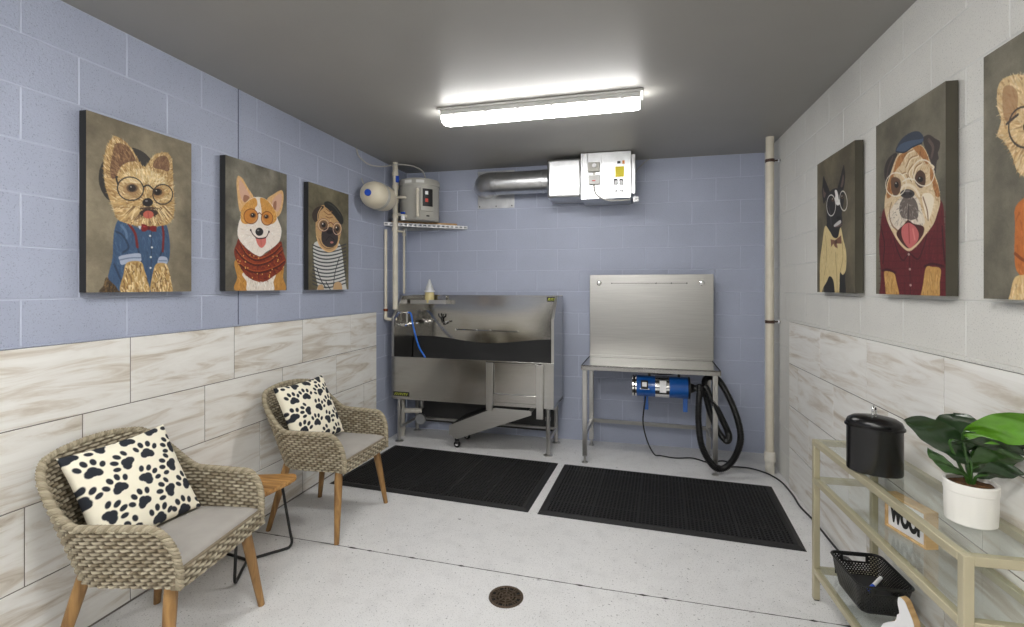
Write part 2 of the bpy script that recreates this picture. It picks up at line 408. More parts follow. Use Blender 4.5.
# ------------------------------------------------------------------ rubber mats
def rubber_mat(label, loc, rz):
    t = thing('rubber_mat', label, 'mat', loc, rz)
    W, D = 1.53, .92; E = .045
    b = MB()
    o = [(0,0),(W,0),(W,D),(0,D)]; i1 = [(.03,.03),(W-.03,.03),(W-.03,D-.03),(.03,D-.03)]; i2 = [(E,E),(W-E,E),(W-E,D-E),(E,D-E)]
    v = [(x,y,.001) for x,y in o]+[(x,y,.014) for x,y in i1]+[(x,y,.014) for x,y in i2]+[(x,y,.003) for x,y in i2]
    f = []
    for l in range(3):
        for k in range(4): f.append((4*l+k, 4*l+(k+1)%4, 4*l+4+(k+1)%4, 4*l+4+k))
    b.add(v, f); b.build('border', M['rubber'], t, smooth=0)
    c = MB(); c.box(E, W-E, E, D-E, .001, .004); c.build('underside', M['rubber_d'], t, smooth=0)
    g = MB(); nx, ny = 60, 34
    for k in range(nx+1):
        x = E+(W-2*E)*k/nx; wd = .0075 if k % 12 == 0 else .0038
        g.box(x-wd, x+wd, E, D-E, .004, .0155 if k % 12 == 0 else .0135)
    for k in range(ny+1):
        y = E+(D-2*E)*k/ny; wd = .0065 if k % 12 == 6 else .0038
        g.box(E, W-E, y-wd, y+wd, .004, .0132)
    for i in range(nx):
        for j in range(6, ny, 12):                      # raised studs along the two cross ribs
            x = E+(W-2*E)*(i+.5)/nx; y = E+(D-2*E)*(j)/ny
            g.box(x-.003, x+.003, y-.006, y+.006, .012, .0165)
    g.build('lattice', M['rubber'], t, smooth=0)
    return t
rubber_mat('black perforated rubber floor mat in front of the dog bath', (-2.175, 3.215, 0), R(-4.0))
rubber_mat('black perforated rubber floor mat in front of the steel grooming table', (-.587, 3.10, 0), R(-3.4))

# ------------------------------------------------------------------ dog bath
t = thing('dog_bath', 'stainless steel walk-in dog washing tub with open ramp underneath', 'bath', (-2.188, 4.218, 0), R(-2.4))
W, D = 1.548, .44
def side(x0, x1):
    p = [(0, .41), (D, .41), (D, 1.372), (.17, 1.372), (0, 1.172)]
    return MB().prism(p, x0, x1, lambda a, b, h: (h, a, b))
side(0, .012).build('side_panel', M['steel'], t, bevel=.002)
side(W-.012, W).build('side_panel', M['steel'], t, bevel=.002)
for xx, dx in ((0, .022), (W-.022, .022)):                       # folded front flange of each side panel
    e = MB()
    e.box(xx, xx+dx, -.004, .004, .80, 1.172)
    e.prism([(-.004, 1.172), (.004, 1.168), (.176, 1.370), (.168, 1.377)], xx, xx+dx, lambda a, b, h: (h, a, b))
    e.build('flange', M['steelv'], t, bevel=.001)
bp_ = MB(); NX, NZ = 40, 24; vv = []                              # slightly buckled back sheet
for j in range(NZ+1):
    for i in range(NX+1):
        u = i/NX; z = .45+(1.372-.45)*j/NZ
        b = .010*math.sin(PI*u)*math.sin(PI*min(1, max(0, (z-.75)/.6)))
        vv.append((.012+(W-.024)*u, D-.012-b, z))
bp_.add(vv, [(j*(NX+1)+i, j*(NX+1)+i+1, (j+1)*(NX+1)+i+1, (j+1)*(NX+1)+i) for j in range(NZ) for i in range(NX)])
bp_.box(0, W, D-.006, D+.004, .41, 1.375)
bp_.box(0, W, D-.018, D+.004, 1.366, 1.376)
bp_.build('back_panel', M['steelm'], t, smooth=50)
f = MB(); f.box(0, .94, -.006, .006, .41, .805); f.box(1.44, W, -.006, .006, .41, .80)
f.box(0, W, -.010, .030, .795, .806); f.build('front_panel', M['steel'], t, bevel=.0015)
MB().box(.0, W, 0, D, .41, .44).build('tub_floor', M['steel'], t)
bl = MB(); NX = 50; vv = []                                        # black rubber mat lining the tub, standing against its back
for j, (yy_, zz_) in enumerate([(.05, .60), (.2, .58), (.32, .60), (.385, .70), (.405, .82), (.412, .905), (.414, .935)]):
    for i in range(NX+1):
        u = i/NX; z = zz_ + (.022*math.cos(2*PI*(u-.02))+.006*math.sin(9*u) if j > 4 else .004*math.sin(14*u+j))
        vv.append((.02+(W-.04)*u, yy_+(.004*math.sin(17*u+j) if j < 5 else 0), z))
for x, y, z in list(vv): vv.append((x, y-.005, z-.006 if y < .35 else z))
n = (NX+1)*7; ff = []
for j in range(6):
    for i in range(NX):
        q = (j*(NX+1)+i, j*(NX+1)+i+1, (j+1)*(NX+1)+i+1, (j+1)*(NX+1)+i); ff += [q, tuple(n+k for k in reversed(q))]
for i in range(NX): ff.append((6*(NX+1)+i, 6*(NX+1)+i+1, n+6*(NX+1)+i+1, n+6*(NX+1)+i))
bl.add(vv, ff).build('rubber_liner', M['rubber'], t, smooth=60)
# door with two guide bars
for x0, x1, z0, z1 in ((.945, 1.005, .37, .79), (1.400, 1.460, .325, .785)):
    b = MB(); b.box(x0, x1, -.030, -.008, z0, z1); b.build('guide_bar', M['steelv'], t, bevel=.003)
d = MB(); d.box(.99, 1.415, .004, .012, .43, .79); d.box(.99, 1.415, -.012, .012, .445, .515); d.box(.99, 1.415, -.008, .004, .775, .79)
d.build('door', M['steel'], t, bevel=.002)
# legs, rails and feet
for lx, ly in ((.055, .045), (W-.06, .045), (.055, D-.03), (W-.06, D-.03)):
    l = MB().tube([(lx, ly, .035), (lx, ly, .41)], .019, 20).build('leg', M['steelv'], t)
    MB().lathe([(.0, 0), (.040, 0), (.040, .006), (.018, .014), (.013, .05), (.0, .05)], (lx, ly, 0), 24).build('foot', M['steelv'], l)
    MB().lathe([(.019, .30), (.024, .30), (.024, .33), (.019, .33)], (lx, ly, 0), 20).build('collar', M['steelv'], l)
for a, b in (((.055, .045), (.055, D-.03)), ((W-.06, .045), (W-.06, D-.03)), ((.055, D-.03), (W-.06, D-.03))):
    MB().tube([(a[0], a[1], .13), (b[0], b[1], .13)], .014, 14).build('rail', M['steelv'], t)
MB().box(.06, W-.06, D-.03, D-.02, .10, .41).build('rear_skirt', M['skirt'], t)
# fold-out ramp with castors
rp = MB(); a = Vector((.55, -.02, .165)); b = Vector((1.31, -.02, .365))
T = Matrix.Translation(a) @ Matrix.Rotation(-math.atan2(b.z-a.z, b.x-a.x), 4, 'Y')
Lr = (b-a).length
r_ = MB(); r_.prism([(.552, .135), (.552, .207), (.985, .393), (1.316, .387), (1.316, .352), (.63, .09), (.60, .10)], -.022, -.010, lambda x, z, h: (x+.038, h, z))
r_.prism([(.552, .200), (.985, .386), (1.316, .380), (1.316, .374), (.985, .380), (.552, .194)], -.010, .33, lambda x, z, h: (x+.038, h, z))
r_.box(.590, .600, -.02, .33, .12, .2)
ramp = r_.build('ramp', M['steelr'], t, bevel=.0015)
MB().prism([(.565, .207), (.985, .3875), (1.28, .382), (1.28, .392), (.975, .398), (.565, .217)], .01, .32, lambda x, z, h: (x+.038, h, z)).build('tread', M['rubber'], ramp, bevel=.002)
for yy_ in (.02, .27):
    w_ = MB().lathe([(.0, -.012), (.026, -.012), (.030, -.008), (.030, .008), (.026, .012), (0, .012)], (.653, yy_, .032), 24, T=Matrix.Rotation(PI/2, 4, 'X'))
    c_ = w_.build('castor', M['black'], ramp)
    MB().lathe([(.0, -.014), (.014, -.014), (.014, .014), (0, .014)], (.653, yy_, .032), 20, T=Matrix.Rotation(PI/2, 4, 'X')).build('hub', M['chrome'], c_)
    MB().box(.638, .668, yy_-.017, yy_-.014, .03, .115).box(.638, .668, yy_+.014, yy_+.017, .03, .115).build('bracket', M['chrome'], c_)
# soap ledge, faucet, holder, tether bar, hose
l = MB(); l.box(.03, .415, D-.125, D-.016, 1.288, 1.292); l.box(.03, .415, D-.129, D-.125, 1.288, 1.328); l.box(.413, .417, D-.129, D-.016, 1.288, 1.326)
l.build('soap_ledge', M['steelr'], t, bevel=.001)
MB().box(.29, .38, D-.05, D-.017, 1.325, 1.366).build('bracket', M['steel'], t, bevel=.001)
fc = MB(); fc.box(.012, .02, .10, .34, 1.075, 1.095); fc.tube([(.02, .14, 1.09), (.06, .14, 1.09)], .018, 16); fc.tube([(.02, .30, 1.09), (.06, .30, 1.09)], .018, 16)
fc.tube([(.05, .12, 1.09), (.05, .32, 1.09)], .016, 16); fc.tube([(.04, .22, 1.09), (.04, .22, 1.20)], .009, 12); fc.tube([(.02, .22, 1.20), (.055, .22, 1.205)], .012, 12)
for y in (.08, .36): fc.box(.045, .10, y-.02, y+.02, 1.085, 1.10)
fc.build('faucet', M['chrome'], t)
hs = spline([(.055, .22, 1.205), (.085, .22, 1.19), (.15, .15, 1.06), (.25, .06, .90), (.325, .025, .815), (.35, .05, .74), (.4, .15, .62)], 10)
MB().tube(hs, .0075, 10).build('spray_hose', M['hoseb'], t)
hk = MB(); hk.tube([(.30, D-.045, 1.19), (.305, D-.05, 1.165), (.325, D-.045, 1.145)], .008, 10); hk.tube([(.352, D-.045, 1.185), (.348, D-.05, 1.16), (.325, D-.045, 1.145)], .008, 10)
hk.tube([(.325, D-.045, 1.145), (.335, D-.03, 1.10)], .009, 10); hk.build('sprayer_holder', M['black'], t)
MB().tube([(.34, D-.03, 1.10), (.42, D-.05, 1.115)], .009, 10).tube([(.35, D-.03, 1.085), (.38, D-.05, 1.10)], .012, 10).build('sprayer_clip', M['chrome'], t)
tb = MB().tube([(.48, D-.035, 1.035), (1.12, D-.035, 1.025)], .0045, 8)
for x in (.48, .70, .84, 1.12): tb.tube([(x, D-.035, 1.033), (x, D-.01, 1.033)], .010, 10)
tb.build('tether_bar', M['chrome'], t)
def badge(parent, x, y, z, wd, h, rt=0):
    b = MB().box(x, x+wd, y-.002, y, z, z+h).build('badge', M['ink'], parent)
    g = MB(); rq = random.Random(5); n = 7
    for k in range(n):                                              # slanted strokes of the illegible yellow lettering
        a = x+wd*(.08+.86*k/n); zz_ = z+h*.22
        g.prism([(a, zz_), (a+wd*.04, zz_), (a+wd*.09, zz_+h*.55), (a+wd*.05, zz_+h*.55)], y-.003, y-.002, lambda p, q, hh: (p, hh, q))
        if k % 2: g.box(a, a+wd*.09, y-.003, y-.002, zz_+h*.42, zz_+h*.55)
    g.build('lettering', M['lime'], b, smooth=0)
badge(t, .02, -.007, .438, .165, .04); badge(t, W-.15, D-.019, 1.318, .115, .042)
MB().tube([(.16, .3, .40), (.16, .3, .26)], .022, 16).build('drain_pipe', M['steelv'], t)
MB().lathe([(0, 0), (.05, 0), (.055, .02), (.05, .03), (0, .03)], (.165, .285, .16), 24, T=Matrix.Rotation(PI/2, 4, 'X')).build('drain_trap', M['galv'], t)
# white drain pipe beside the bath leg
dp = MB(); dp.tube([(-2.185, 4.42, .0), (-2.185, 4.42, .40)], .030, 18)
dp.tube([(-2.185, 4.42, .06), (-2.185, 4.42, .10)], .038, 18).tube([(-2.185, 4.42, .22), (-2.185, 4.42, .27)], .038, 18)
dp.tube(spline([(-2.185, 4.42, .245), (-2.12, 4.42, .25), (-2.03, 4.44, .25), (-2.0, 4.46, .25)], 5), [.024]*15+[.028], 14)
tag(dp.build('drain_pipe', M['oldw']), 'short white plastic waste pipe behind the left leg of the dog bath', 'pipe')
# bottle on the ledge
t = thing('spray_bottle', 'clear plastic bottle of pale liquid on the dog bath ledge', 'bottle', (-1.955, 4.565, 1.293))
MB().lathe([(0, 0), (.045, 0), (.047, .01), (.047, .10), (.040, .11), (0, .11)], n=28).build('liquid', M['amber'], t)
MB().lathe([(.044, .128), (.042, .135), (.034, .165), (.018, .205), (.009, .235), (0, .24)], n=28).build('bottle_body', M['bottle'], t)
MB().lathe([(0, .112), (.052, .112), (.052, .128), (0, .130)], n=28).build('cap_ring', M['wpaint'], t)

# ------------------------------------------------------------------ grooming table
t = thing('grooming_table', 'stainless steel grooming table with tall back panel and blue dryer beneath', 'table', (-.404, 4.075, 0), R(-2.2))
W, D = 1.075, .545
tp = MB(); tp.box(0, W, 0, D, .800, .812); tp.box(0, W, 0, .012, .772, .812); tp.box(0, W, D-.012, D, .78, .812); tp.box(0, .012, 0, D, .78, .812); tp.box(W-.012, W, 0, D, .78, .812)
tp.build('tabletop', M['steel'], t, bevel=.002)
b = MB(); b.box(.010, W+.005, D-.022, D, .812, 1.568); b.box(.010, W+.005, D-.032, D-.022, .812, .832); b.build('back_panel', M['steelp'], t, bevel=.002)
s_ = MB(); s_.box(.21, .86, D-.0245, D-.0215, 1.488, 1.492)
for x in (.21, .60, .73, .86): s_.lathe([(0, -.003), (.006, -.003), (.006, .001), (0, .001)], (x, D-.0235, 1.49), 10, T=Matrix.Rotation(PI/2, 4, 'X'))
s_.build('slot', M['ink'], t)
for x in (.095, .985):
    MB().lathe([(.006, 0), (.022, 0), (.022, .004), (.006, .012), (0, .012)], (x, D-.022, 1.49), 20, T=Matrix.Rotation(PI/2, 4, 'X')).build('eyelet', M['chrome'], t)
for lx, ly in ((.028, .035), (W-.04, .035), (.028, D-.045), (W-.04, D-.045)):
    l = MB().box(lx-.019, lx+.019, ly-.019, ly+.019, .055, .80).build('leg', M['steelv'], t, bevel=.003)
    MB().lathe([(0, 0), (.026, 0), (.026, .006), (.010, .016), (.010, .06), (0, .06)], (lx, ly, 0), 20).build('foot', M['steelv'], l)
rl = MB(); rl.box(.028, W-.04, D-.06, D-.03, .215, .245); rl.build('rear_rail', M['steelv'], t, bevel=.002)
for x in (.028, W-.04): MB().box(x-.014, x+.014, .035, D-.045, .215, .245).build('side_rail', M['steelv'], t, bevel=.002)
# dryer slung under the table
t = thing('dryer', 'blue cylindrical grooming dryer slung under the steel table', 'dryer', (.245, 4.20, .64), R(-2))
RX = Matrix.Rotation(PI/2, 4, 'Y')
MB().lathe([(0, -.21), (.083, -.21), (.086, -.205), (.086, .205), (.083, .21), (0, .21)], n=36, T=RX).build('body', M['dblue'], t)
MB().lathe([(.088, -.055), (.089, -.055), (.089, .055), (.088, .055), (.086, .0)], n=36, T=RX).build('clamp_band', M['chrome'], t)
MB().lathe([(0, -.245), (.075, -.245), (.088, -.235), (.088, -.222), (.074, -.222), (.074, -.212), (.089, -.212), (.089, -.200), (.086, -.198)], n=36, T=RX).build('intake_cover', M['chrome'], t)
MB().lathe([(.07, -.224), (.08, -.224), (.08, -.211), (.07, -.211)], n=32, T=RX).build('grille_ring', M['black'], t)
MB().lathe([(.086, .198), (.090, .200), (.090, .214), (.04, .222), (.030, .250), (.0, .250)], n=36, T=RX).build('outlet_cover', M['black'], t)
MB().box(-.165, -.110, -.093, -.07, -.01, .060).build('switch_box', M['black'], t, bevel=.004)
MB().box(-.156, -.120, -.096, -.092, .012, .048).box(-.175, -.10, -.091, -.086, -.012, -.004).build('switch_plate', M['wpaint'], t, bevel=.001)
MB().box(-.02, .03, -.094, -.087, -.03, .065).build('label_plate', M['wpaint'], t, bevel=.001)
for x in (-.13, .175):
    MB().box(x-.014, x+.022, -.03, .0, -.19, -.08).build('foot', M['dblue'], t, bevel=.004)
st = MB()
for x in (-.10, .13): st.box(x-.01, x+.01, -.02, .02, .085, .132)
st.tube(spline([(-.19, -.03, .130), (-.08, -.05, .115), (.03, -.05, .11), (.12, -.03, .12), (.20, -.03, .132)], 6), .006, 8)
st.build('hanger', M['black'], t)
# corrugated hose
def corr(path, r, pitch, label, name):
    P = [Vector(p) for p in path]; s = [0]
    for i in range(1, len(P)): s.append(s[-1]+(P[i]-P[i-1]).length)
    n = int(s[-1]/pitch*4); q = []; 
    S = np.linspace(0, s[-1], n); A = np.array([tuple(p) for p in P])
    q = np.stack([np.interp(S, s, A[:, k]) for k in range(3)], 1)
    rad = [r*(1+.09*(1 if (i % 4) in (1, 2) else -1)) for i in range(n)]
    return MB().tube([tuple(v_) for v_ in q], rad, 14)
hp = spline([(.492, 4.18, .642), (.512, 4.15, .650), (.525, 4.10, .665), (.513, 4.06, .60), (.505, 4.03, .42), (.525, 3.99, .24), (.60, 3.975, .105), (.675, 3.985, .085),
             (.755, 3.99, .17), (.800, 3.995, .33), (.765, 4.05, .52), (.685, 4.12, .70), (.625, 4.19, .738), (.575, 4.22, .69), (.60, 4.19, .50), (.655, 4.14, .34),
             (.715, 4.09, .265), (.725, 4.05, .33), (.665, 4.06, .47), (.60, 4.08, .60), (.565, 4.11, .672), (.545, 4.16, .60)], 10)
tag(corr(hp, .0235, .011, '', '').build('dryer_hose', M['black'], smooth=50), 'black corrugated dryer hose looped over the right leg of the grooming table', 'hose')
cd = spline([(.115, 4.17, .56), (.10, 4.16, .45), (.095, 4.18, .33), (.13, 4.25, .17), (.19, 4.36, .03), (.245, 4.40, .008), (.36, 4.37, .008), (.50, 4.40, .008), (.60, 4.33, .008), (.70, 4.24, .008),
             (.78, 4.28, .008), (.80, 4.35, .008), (.73, 4.37, .014), (.66, 4.30, .014), (.72, 4.22, .016), (.82, 4.27, .008), (.93, 4.26, .008), (1.03, 4.17, .008), (1.085, 4.02, .008), (1.095, 3.80, .008), (1.085, 3.60, .008), (1.10, 3.42, .008),
             (1.105, 3.15, .008), (1.10, 2.90, .02), (1.06, 2.76, .10), (1.0, 2.66, .165), (.94, 2.585, .20), (.905, 2.53, .215), (.90, 2.502, .19), (.90, 2.500, .17)], 8)
tag(MB().tube(cd, .006, 8).build('power_cord', M['black']), 'black power cord running from the dryer along the right wall', 'cord')

# ------------------------------------------------------------------ white vertical pipe
t = thing('vent_pipe', 'white vertical floor to ceiling pipe beside the right wall', 'pipe', (1.055, 4.215, 0))
MB().tube([(0, 0, .0), (0, 0, ZC-.001)], .030, 24).build('pipe', M['cream'], t)
MB().lathe([(.030, 0), (.034, .005), (.034, .09), (.042, .095), (.042, .16), (.034, .17), (.030, .17)], n=24).build('bell_fitting', M['oldw'], t)
for z in (2.445, 1.185):
    s_ = MB().lathe([(.030, -.012), (.034, -.012), (.034, .012), (.030, .012)], (0, 0, z), 24); s_.tube([(.03, 0, z), (.074, .0, z+.002)], .006, 8)
    s_.build('strap', M['tape'], t)
    MB().lathe([(0, 0), (.014, 0), (.012, .008), (0, .008)], (.066, 0, z), 12, T=Matrix.Rotation(-PI/2, 4, 'Y')).build('wall_flange', M['wpaint'], t)

# ------------------------------------------------------------------ ventilation unit
t = thing('ventilation_unit', 'galvanised ventilation box with round duct under the ceiling on the back wall', 'ventilator', (0, 4.35, 0))
MB().box(-.735, -.425, 0, .34, 2.250, 2.600).build('filter_box', M['galv'], t, bevel=.025, seg=4)
mb = MB().box(-.425, .0, -.02, .34, 2.222, 2.628); mb.box(.0, .035, .0, .33, 2.26, 2.60); mb.build('fan_box', M['galv'], t, bevel=.004)
for x in (-.43, -.385): MB().box(x, x+.014, -.028, -.018, 2.222, 2.626).build('seam', M['galv'], t, bevel=.002)
MB().box(-.37, -.25, -.024, -.02, 2.225, 2.625).build('cover_strip', M['galv'], t, bevel=.001)
b = MB().box(-.365, -.265, -.062, -.022, 2.455, 2.535).build('control_box', M['tank'], t, bevel=.004)
MB().lathe([(0, 0), (.020, 0), (.018, .014), (0, .014)], (-.31, -.062, 2.505), 20, T=Matrix.Rotation(PI/2, 4, 'X')).build('dial', M['wpaint'], b)
b = MB().box(-.360, -.265, -.066, -.022, 2.345, 2.425).build('junction_box', M['fixw'], t, bevel=.004)
MB().box(-.330, -.300, -.068, -.066, 2.37, 2.378).build('print', M['red'], b)
MB().box(-.325, -.305, -.05, -.03, 2.425, 2.455).build('conduit_stub', M['tank'], t)
MB().tube(spline([(-.315, -.045, 2.345), (-.312, -.05, 2.30), (-.28, -.05, 2.245), (-.20, -.045, 2.205), (-.10, -.04, 2.20), (-.01, -.02, 2.205)], 6), .007, 8).build('cable', M['conduit'], t)
MB().box(-.135, -.060, -.0235, -.0205, 2.405, 2.495).build('sticker', M['yellow'], t)
MB().box(-.075, -.055, -.0235, -.0205, 2.515, 2.545).build('sticker', M['orange'], t)
MB().box(-.118, -.090, -.0235, -.0205, 2.52, 2.542).build('sticker', M['ink'], t)
s_ = MB()
for x, z, w_, h in ((-.148, .0, .035, .055), (-.10, 0, .03, .055), (-.145, -.06, .03, .018), (-.10, -.06, .035, .018)):
    z += 2.335; s_.box(x, x+w_, -.0235, -.0205, z, z+h, 0); s_.box(x+.008, x+w_-.008, -.024, -.0225, z-.001, z+h*.75, 1)
s_.box(-.135, -.075, -.0235, -.0205, 2.252, 2.258, 2)
s_.build('sticker', [M['ink'], M['wpaint'], M['red']], t)
for x in (.030, .052):
    for z in (2.198, 2.222): MB().lathe([(0, 0), (.010, 0), (.010, .02), (0, .02)], (x, .0, z), 12, T=Matrix.Rotation(PI/2, 4, 'X')).build('cable_gland', M['wpaint'], t)
MB().box(.018, .062, .0, .02, 2.188, 2.232).build('gland_plate', M['galv'], t)
dc = MB().tube([(-1.285, .17, 2.44), (-.735, .17, 2.44)], .105, 36)
for x in (-1.25, -.80): dc.lathe([(.105, -.01), (.109, -.008), (.109, .008), (.105, .01)], (x, .17, 2.44), 36, T=RX)
dc.build('round_duct', M['galv'], t)
el = MB(); pth = [(-1.285-.0*math.sin(a), .17, 2.44) for a in (0,)]
pth = [(-1.275-.12*math.sin(a), .17+.12-.12*math.cos(a)*1.0, 2.44) for a in np.linspace(0, PI/2, 8)]+[(-1.395+.0, .338, 2.44)]
el.tube(pth, [.109, .107]*4+[.109], 32, caps=False); el.build('elbow', M['galv'], t, smooth=30)
pl = MB().box(-1.49, -1.115, .336, .343, 2.235, 2.605)
pl.build('wall_plate', M['galv'], t)
for x in (-1.47, -1.30, -1.14):
    MB().lathe([(0, 0), (.007, 0), (.006, .004), (0, .004)], (x, .336, 2.255), 8, T=Matrix.Rotation(PI/2, 4, 'X')).build('screw', M['ink'], t)
MB().tube(spline([(.035, .28, 2.50), (.06, .30, 2.54), (.12, .31, 2.60), (.17, .31, 2.632)], 5), .004, 6).build('cable', M['conduit'], t)

# ------------------------------------------------------------------ corner shelf, water heater, expansion tank, pipes
sx0, sy0, sx1, sy1 = XL+.004, 4.20, -1.60, YB-.004
t = thing('corner_shelf', 'white slotted angle iron corner shelf under the water heater', 'shelf', (0, 0, 2.035))
def slot_strip(p, q, h=.032):
    p = Vector(p); q = Vector(q); d = (q-p); L = d.length; d.normalize(); nrm = Vector((d.y, -d.x, 0)); m_ = MB(); k = int(L/.045)
    T = Matrix.Translation(p) @ Matrix(((d.x, nrm.x, 0, 0), (d.y, nrm.y, 0, 0), (0, 0, 1, 0), (0, 0, 0, 1)))
    m_.box(0, L, 0, .002, 0, .009, T=T); m_.box(0, L, 0, .002, h-.009, h, T=T); m_.box(0, L, -.028, 0, h-.002, h, T=T)
    for i in range(k+1):
        x = L*i/k; m_.box(max(0, x-.009), min(L, x+.009), 0, .002, .009, h-.009, T=T)
    return m_
slot_strip((sx0, sy0, 0), (sx1, sy1, 0)).build('slotted_angle', M['wpaint'], t, smooth=0)
MB().box(XL+.004, XL+.007, 4.21, YB-.01, 0, .032).build('wall_angle', M['galv'], t); MB().box(XL+.01, -1.61, YB-.007, YB-.004, 0, .032).build('wall_angle', M['galv'], t)
MB().prism([(XL+.01, 4.24), (-1.64, YB-.01), (XL+.01, YB-.01)], .030, .034).build('deck', M['galv'], t, smooth=0)
bb = MB().prism([(XL+.03, 4.30), (-2.16, 4.33), (-1.70, 4.63), (-1.70, 4.67), (XL+.03, 4.67)], 2.0695, 2.088)
tag(bb.build('plywood_board', M['wood_board'], smooth=0), 'brown plywood board on the corner shelf under the water heater', 'board')
HZ = 2.0885
t = thing('water_heater', 'small grey cylindrical water heater on the corner shelf', 'water heater', (-2.005, 4.435, HZ), R(-44))
MB().lathe([(0, 0), (.185, 0), (.190, .006), (.190, .33), (.196, .332), (.196, .378), (.188, .390), (.16, .398), (0, .405)], n=48).build('tank', M['tank'], t)
cv = MB()
def arcp(a0, a1, z0, z1, r0, r1, n=8, mb=None):
    A = [a0+(a1-a0)*k/n for k in range(n+1)]
    v = [(math.cos(a)*r_, math.sin(a)*r_, z) for a in A for r_, z in ((r0, z0), (r1, z0), (r1, z1), (r0, z1))]
    f = []
    for k in range(n):
        for j in range(4): f.append((4*k+j, 4*(k+1)+j, 4*(k+1)+(j+1)%4, 4*k+(j+1)%4))
    f += [(0,1,2,3), tuple(4*n+j for j in (3,2,1,0))]; mb.add(v, f)
a0 = R(-2)
arcp(a0-.30, a0+.40, .08, .30, .189, .203, mb=cv); cv.build('access_cover', M['tank'], t, bevel=.003)
lb = MB(); arcp(a0-.20, a0+.30, .125, .29, .2035, .2045, mb=lb); lb = lb.build('label_panel', M['ink'], t, smooth=0)
for z, m_, s_ in ((.235, 'wpaint', .10), (.165, 'red', .10)):
    q = MB(); arcp(a0-.02-s_/2*1.2, a0-.02+s_/2*1.6, z, z+.032, .2046, .2052, mb=q); q.build('print', M[m_], lb, smooth=0)
q = MB(); arcp(a0+.0, a0+.16, .03, .045, .1905, .1912, mb=q); q.build('print', M['ink'], t, smooth=0)
q = MB(); arcp(a0-1.1, a0-.72, .345, .372, .1965, .198, mb=q); arcp(a0-.5, a0-.12, .345, .372, .1965, .198, mb=q); q.build('rim_label', M['fixw'], t, smooth=0)
px_ = math.cos(a0-.42)*.2; py_ = math.sin(a0-.42)*.2
MB().tube(spline([(px_*.9, py_*.9, .27), (px_*1.1, py_*1.1, .27), (px_*1.16, py_*1.16, .25), (px_*1.16, py_*1.16, .02)], 6), .014, 14).build('relief_pipe', M['cream'], t)
# cream pipes rising by the shelf
def wpipe(pts, r, label, name='water_pipe', m_='cream'):
    o = MB().tube(pts, r, 16).build(name, M[m_]); tag(o, label, 'pipe'); return o
PB = (-2.168, 4.250)
t = thing('pipe_riser', 'thick cream pipe riser from ceiling to dog bath with blue valves', 'pipe', (PB[0], PB[1], 0))
# steps round the shelf edge: stands in front of the shelf's left end
MB().tube([(0, 0, 1.245), (0, 0, ZC-.002)], .025, 16).build('pipe', M['cream'], t)
MB().tube([(.012, 0, 2.30), (.05, -.01, 2.30), (.09, .0, 2.30), (.135, .03, 2.29)], .013, 12).build('outlet_branch', M['cream'], t)
MB().tube([(-.02, 0, 2.145), (.04, -.01, 2.14), (.08, -.02, 2.13), (.12, .0, 2.12)], .013, 12).build('inlet_branch', M['cream'], t)
MB().tube([(.0, .0, 1.985), (.11, -.03, 1.97)], .010, 10).build('branch', M['cream'], t)
for z in (2.0, 2.125, 2.27, 2.40, 2.52): MB().lathe([(.025, -.018), (.031, -.016), (.031, .016), (.025, .018)], (0, 0, z), 16).build('coupling', M['cream'], t)
v_ = MB().box(.018, .045, -.03, -.005, 2.44, 2.50).build('valve_handle', M['bluep'], t, bevel=.003)
v_ = MB().box(.075, .115, -.045, -.02, 2.14, 2.155).build('valve_handle', M['bluep'], t, bevel=.003)
MB().lathe([(0, -.02), (.02, -.02), (.02, .02), (0, .02)], (.10, -.04, 2.10), 12).build('brass_fitting', M['wpaint'], t)
t = thing('hot_water_pipe', 'thin cream pipe on the left wall with elbow into the dog bath', 'pipe', (-2.240, 4.20, 0))
MB().tube([(0, 0, 1.17), (0, 0, 1.995)], .014, 14).build('pipe', M['cream'], t)
MB().tube(spline([(0, 0, 1.20), (.0, .0, 1.165), (.025, .03, 1.15), (.06, .09, 1.15)], 5), .016, 14).build('elbow', M['cream'], t)
MB().lathe([(.014, -.012), (.020, -.012), (.020, .012), (.014, .012)], (0, 0, 1.24), 14).build('clamp', M['copper'], t)
MB().tube([(0, 0, 1.24), (-.04, 0, 1.24)], .006, 8).build('clamp_screw', M['copper'], t)
t = thing('drop_pipe', 'thin cream pipe dropping from the shelf behind the dog bath corner', 'pipe', (-2.20, 4.50, 0))
MB().tube([(0, 0, 1.39), (0, 0, 2.03)], .012, 14).build('pipe', M['cream'], t)
MB().lathe([(.012, -.015), (.018, -.015), (.018, .015), (.012, .015)], (0, 0, 1.98), 14).build('coupling', M['cream'], t)
# expansion tank, axis roughly along the left wall
t = thing('expansion_tank', 'cream expansion tank with blue cap on the left wall', 'tank', (-2.112, 3.77, 2.235), R(2))
RY = Matrix.Rotation(-PI/2, 4, 'X')
MB().lathe([(0, -.118), (.03, -.116), (.07, -.105), (.098, -.075), (.112, -.03), (.114, 0), (.114, .15), (.105, .20), (.075, .235), (.03, .25), (0, .252)], n=40, T=RY).build('tank', M['creamt'], t)
MB().lathe([(.113, .02), (.117, .022), (.117, .034), (.113, .036)], n=40, T=RY).build('band', M['tank'], t)
MB().lathe([(0, -.135), (.024, -.135), (.028, -.128), (.028, -.112), (0, -.112)], n=24, T=RY).build('cap', M['bluep'], t)
bk = MB(); bk.lathe([(.116, .036), (.119, .037), (.119, .055), (.116, .056)], n=40, T=RY); bk.box(-.135, -.11, .03, .06, -.05, .05); bk.tube([(-.125, .0, .15), (-.11, .04, .08)], .005, 8)
bk.build('wall_bracket', M['tank'], t)
MB().tube([(0, .25, 0), (-.03, .40, -.01)], .012, 12).build('neck', M['cream'], t)
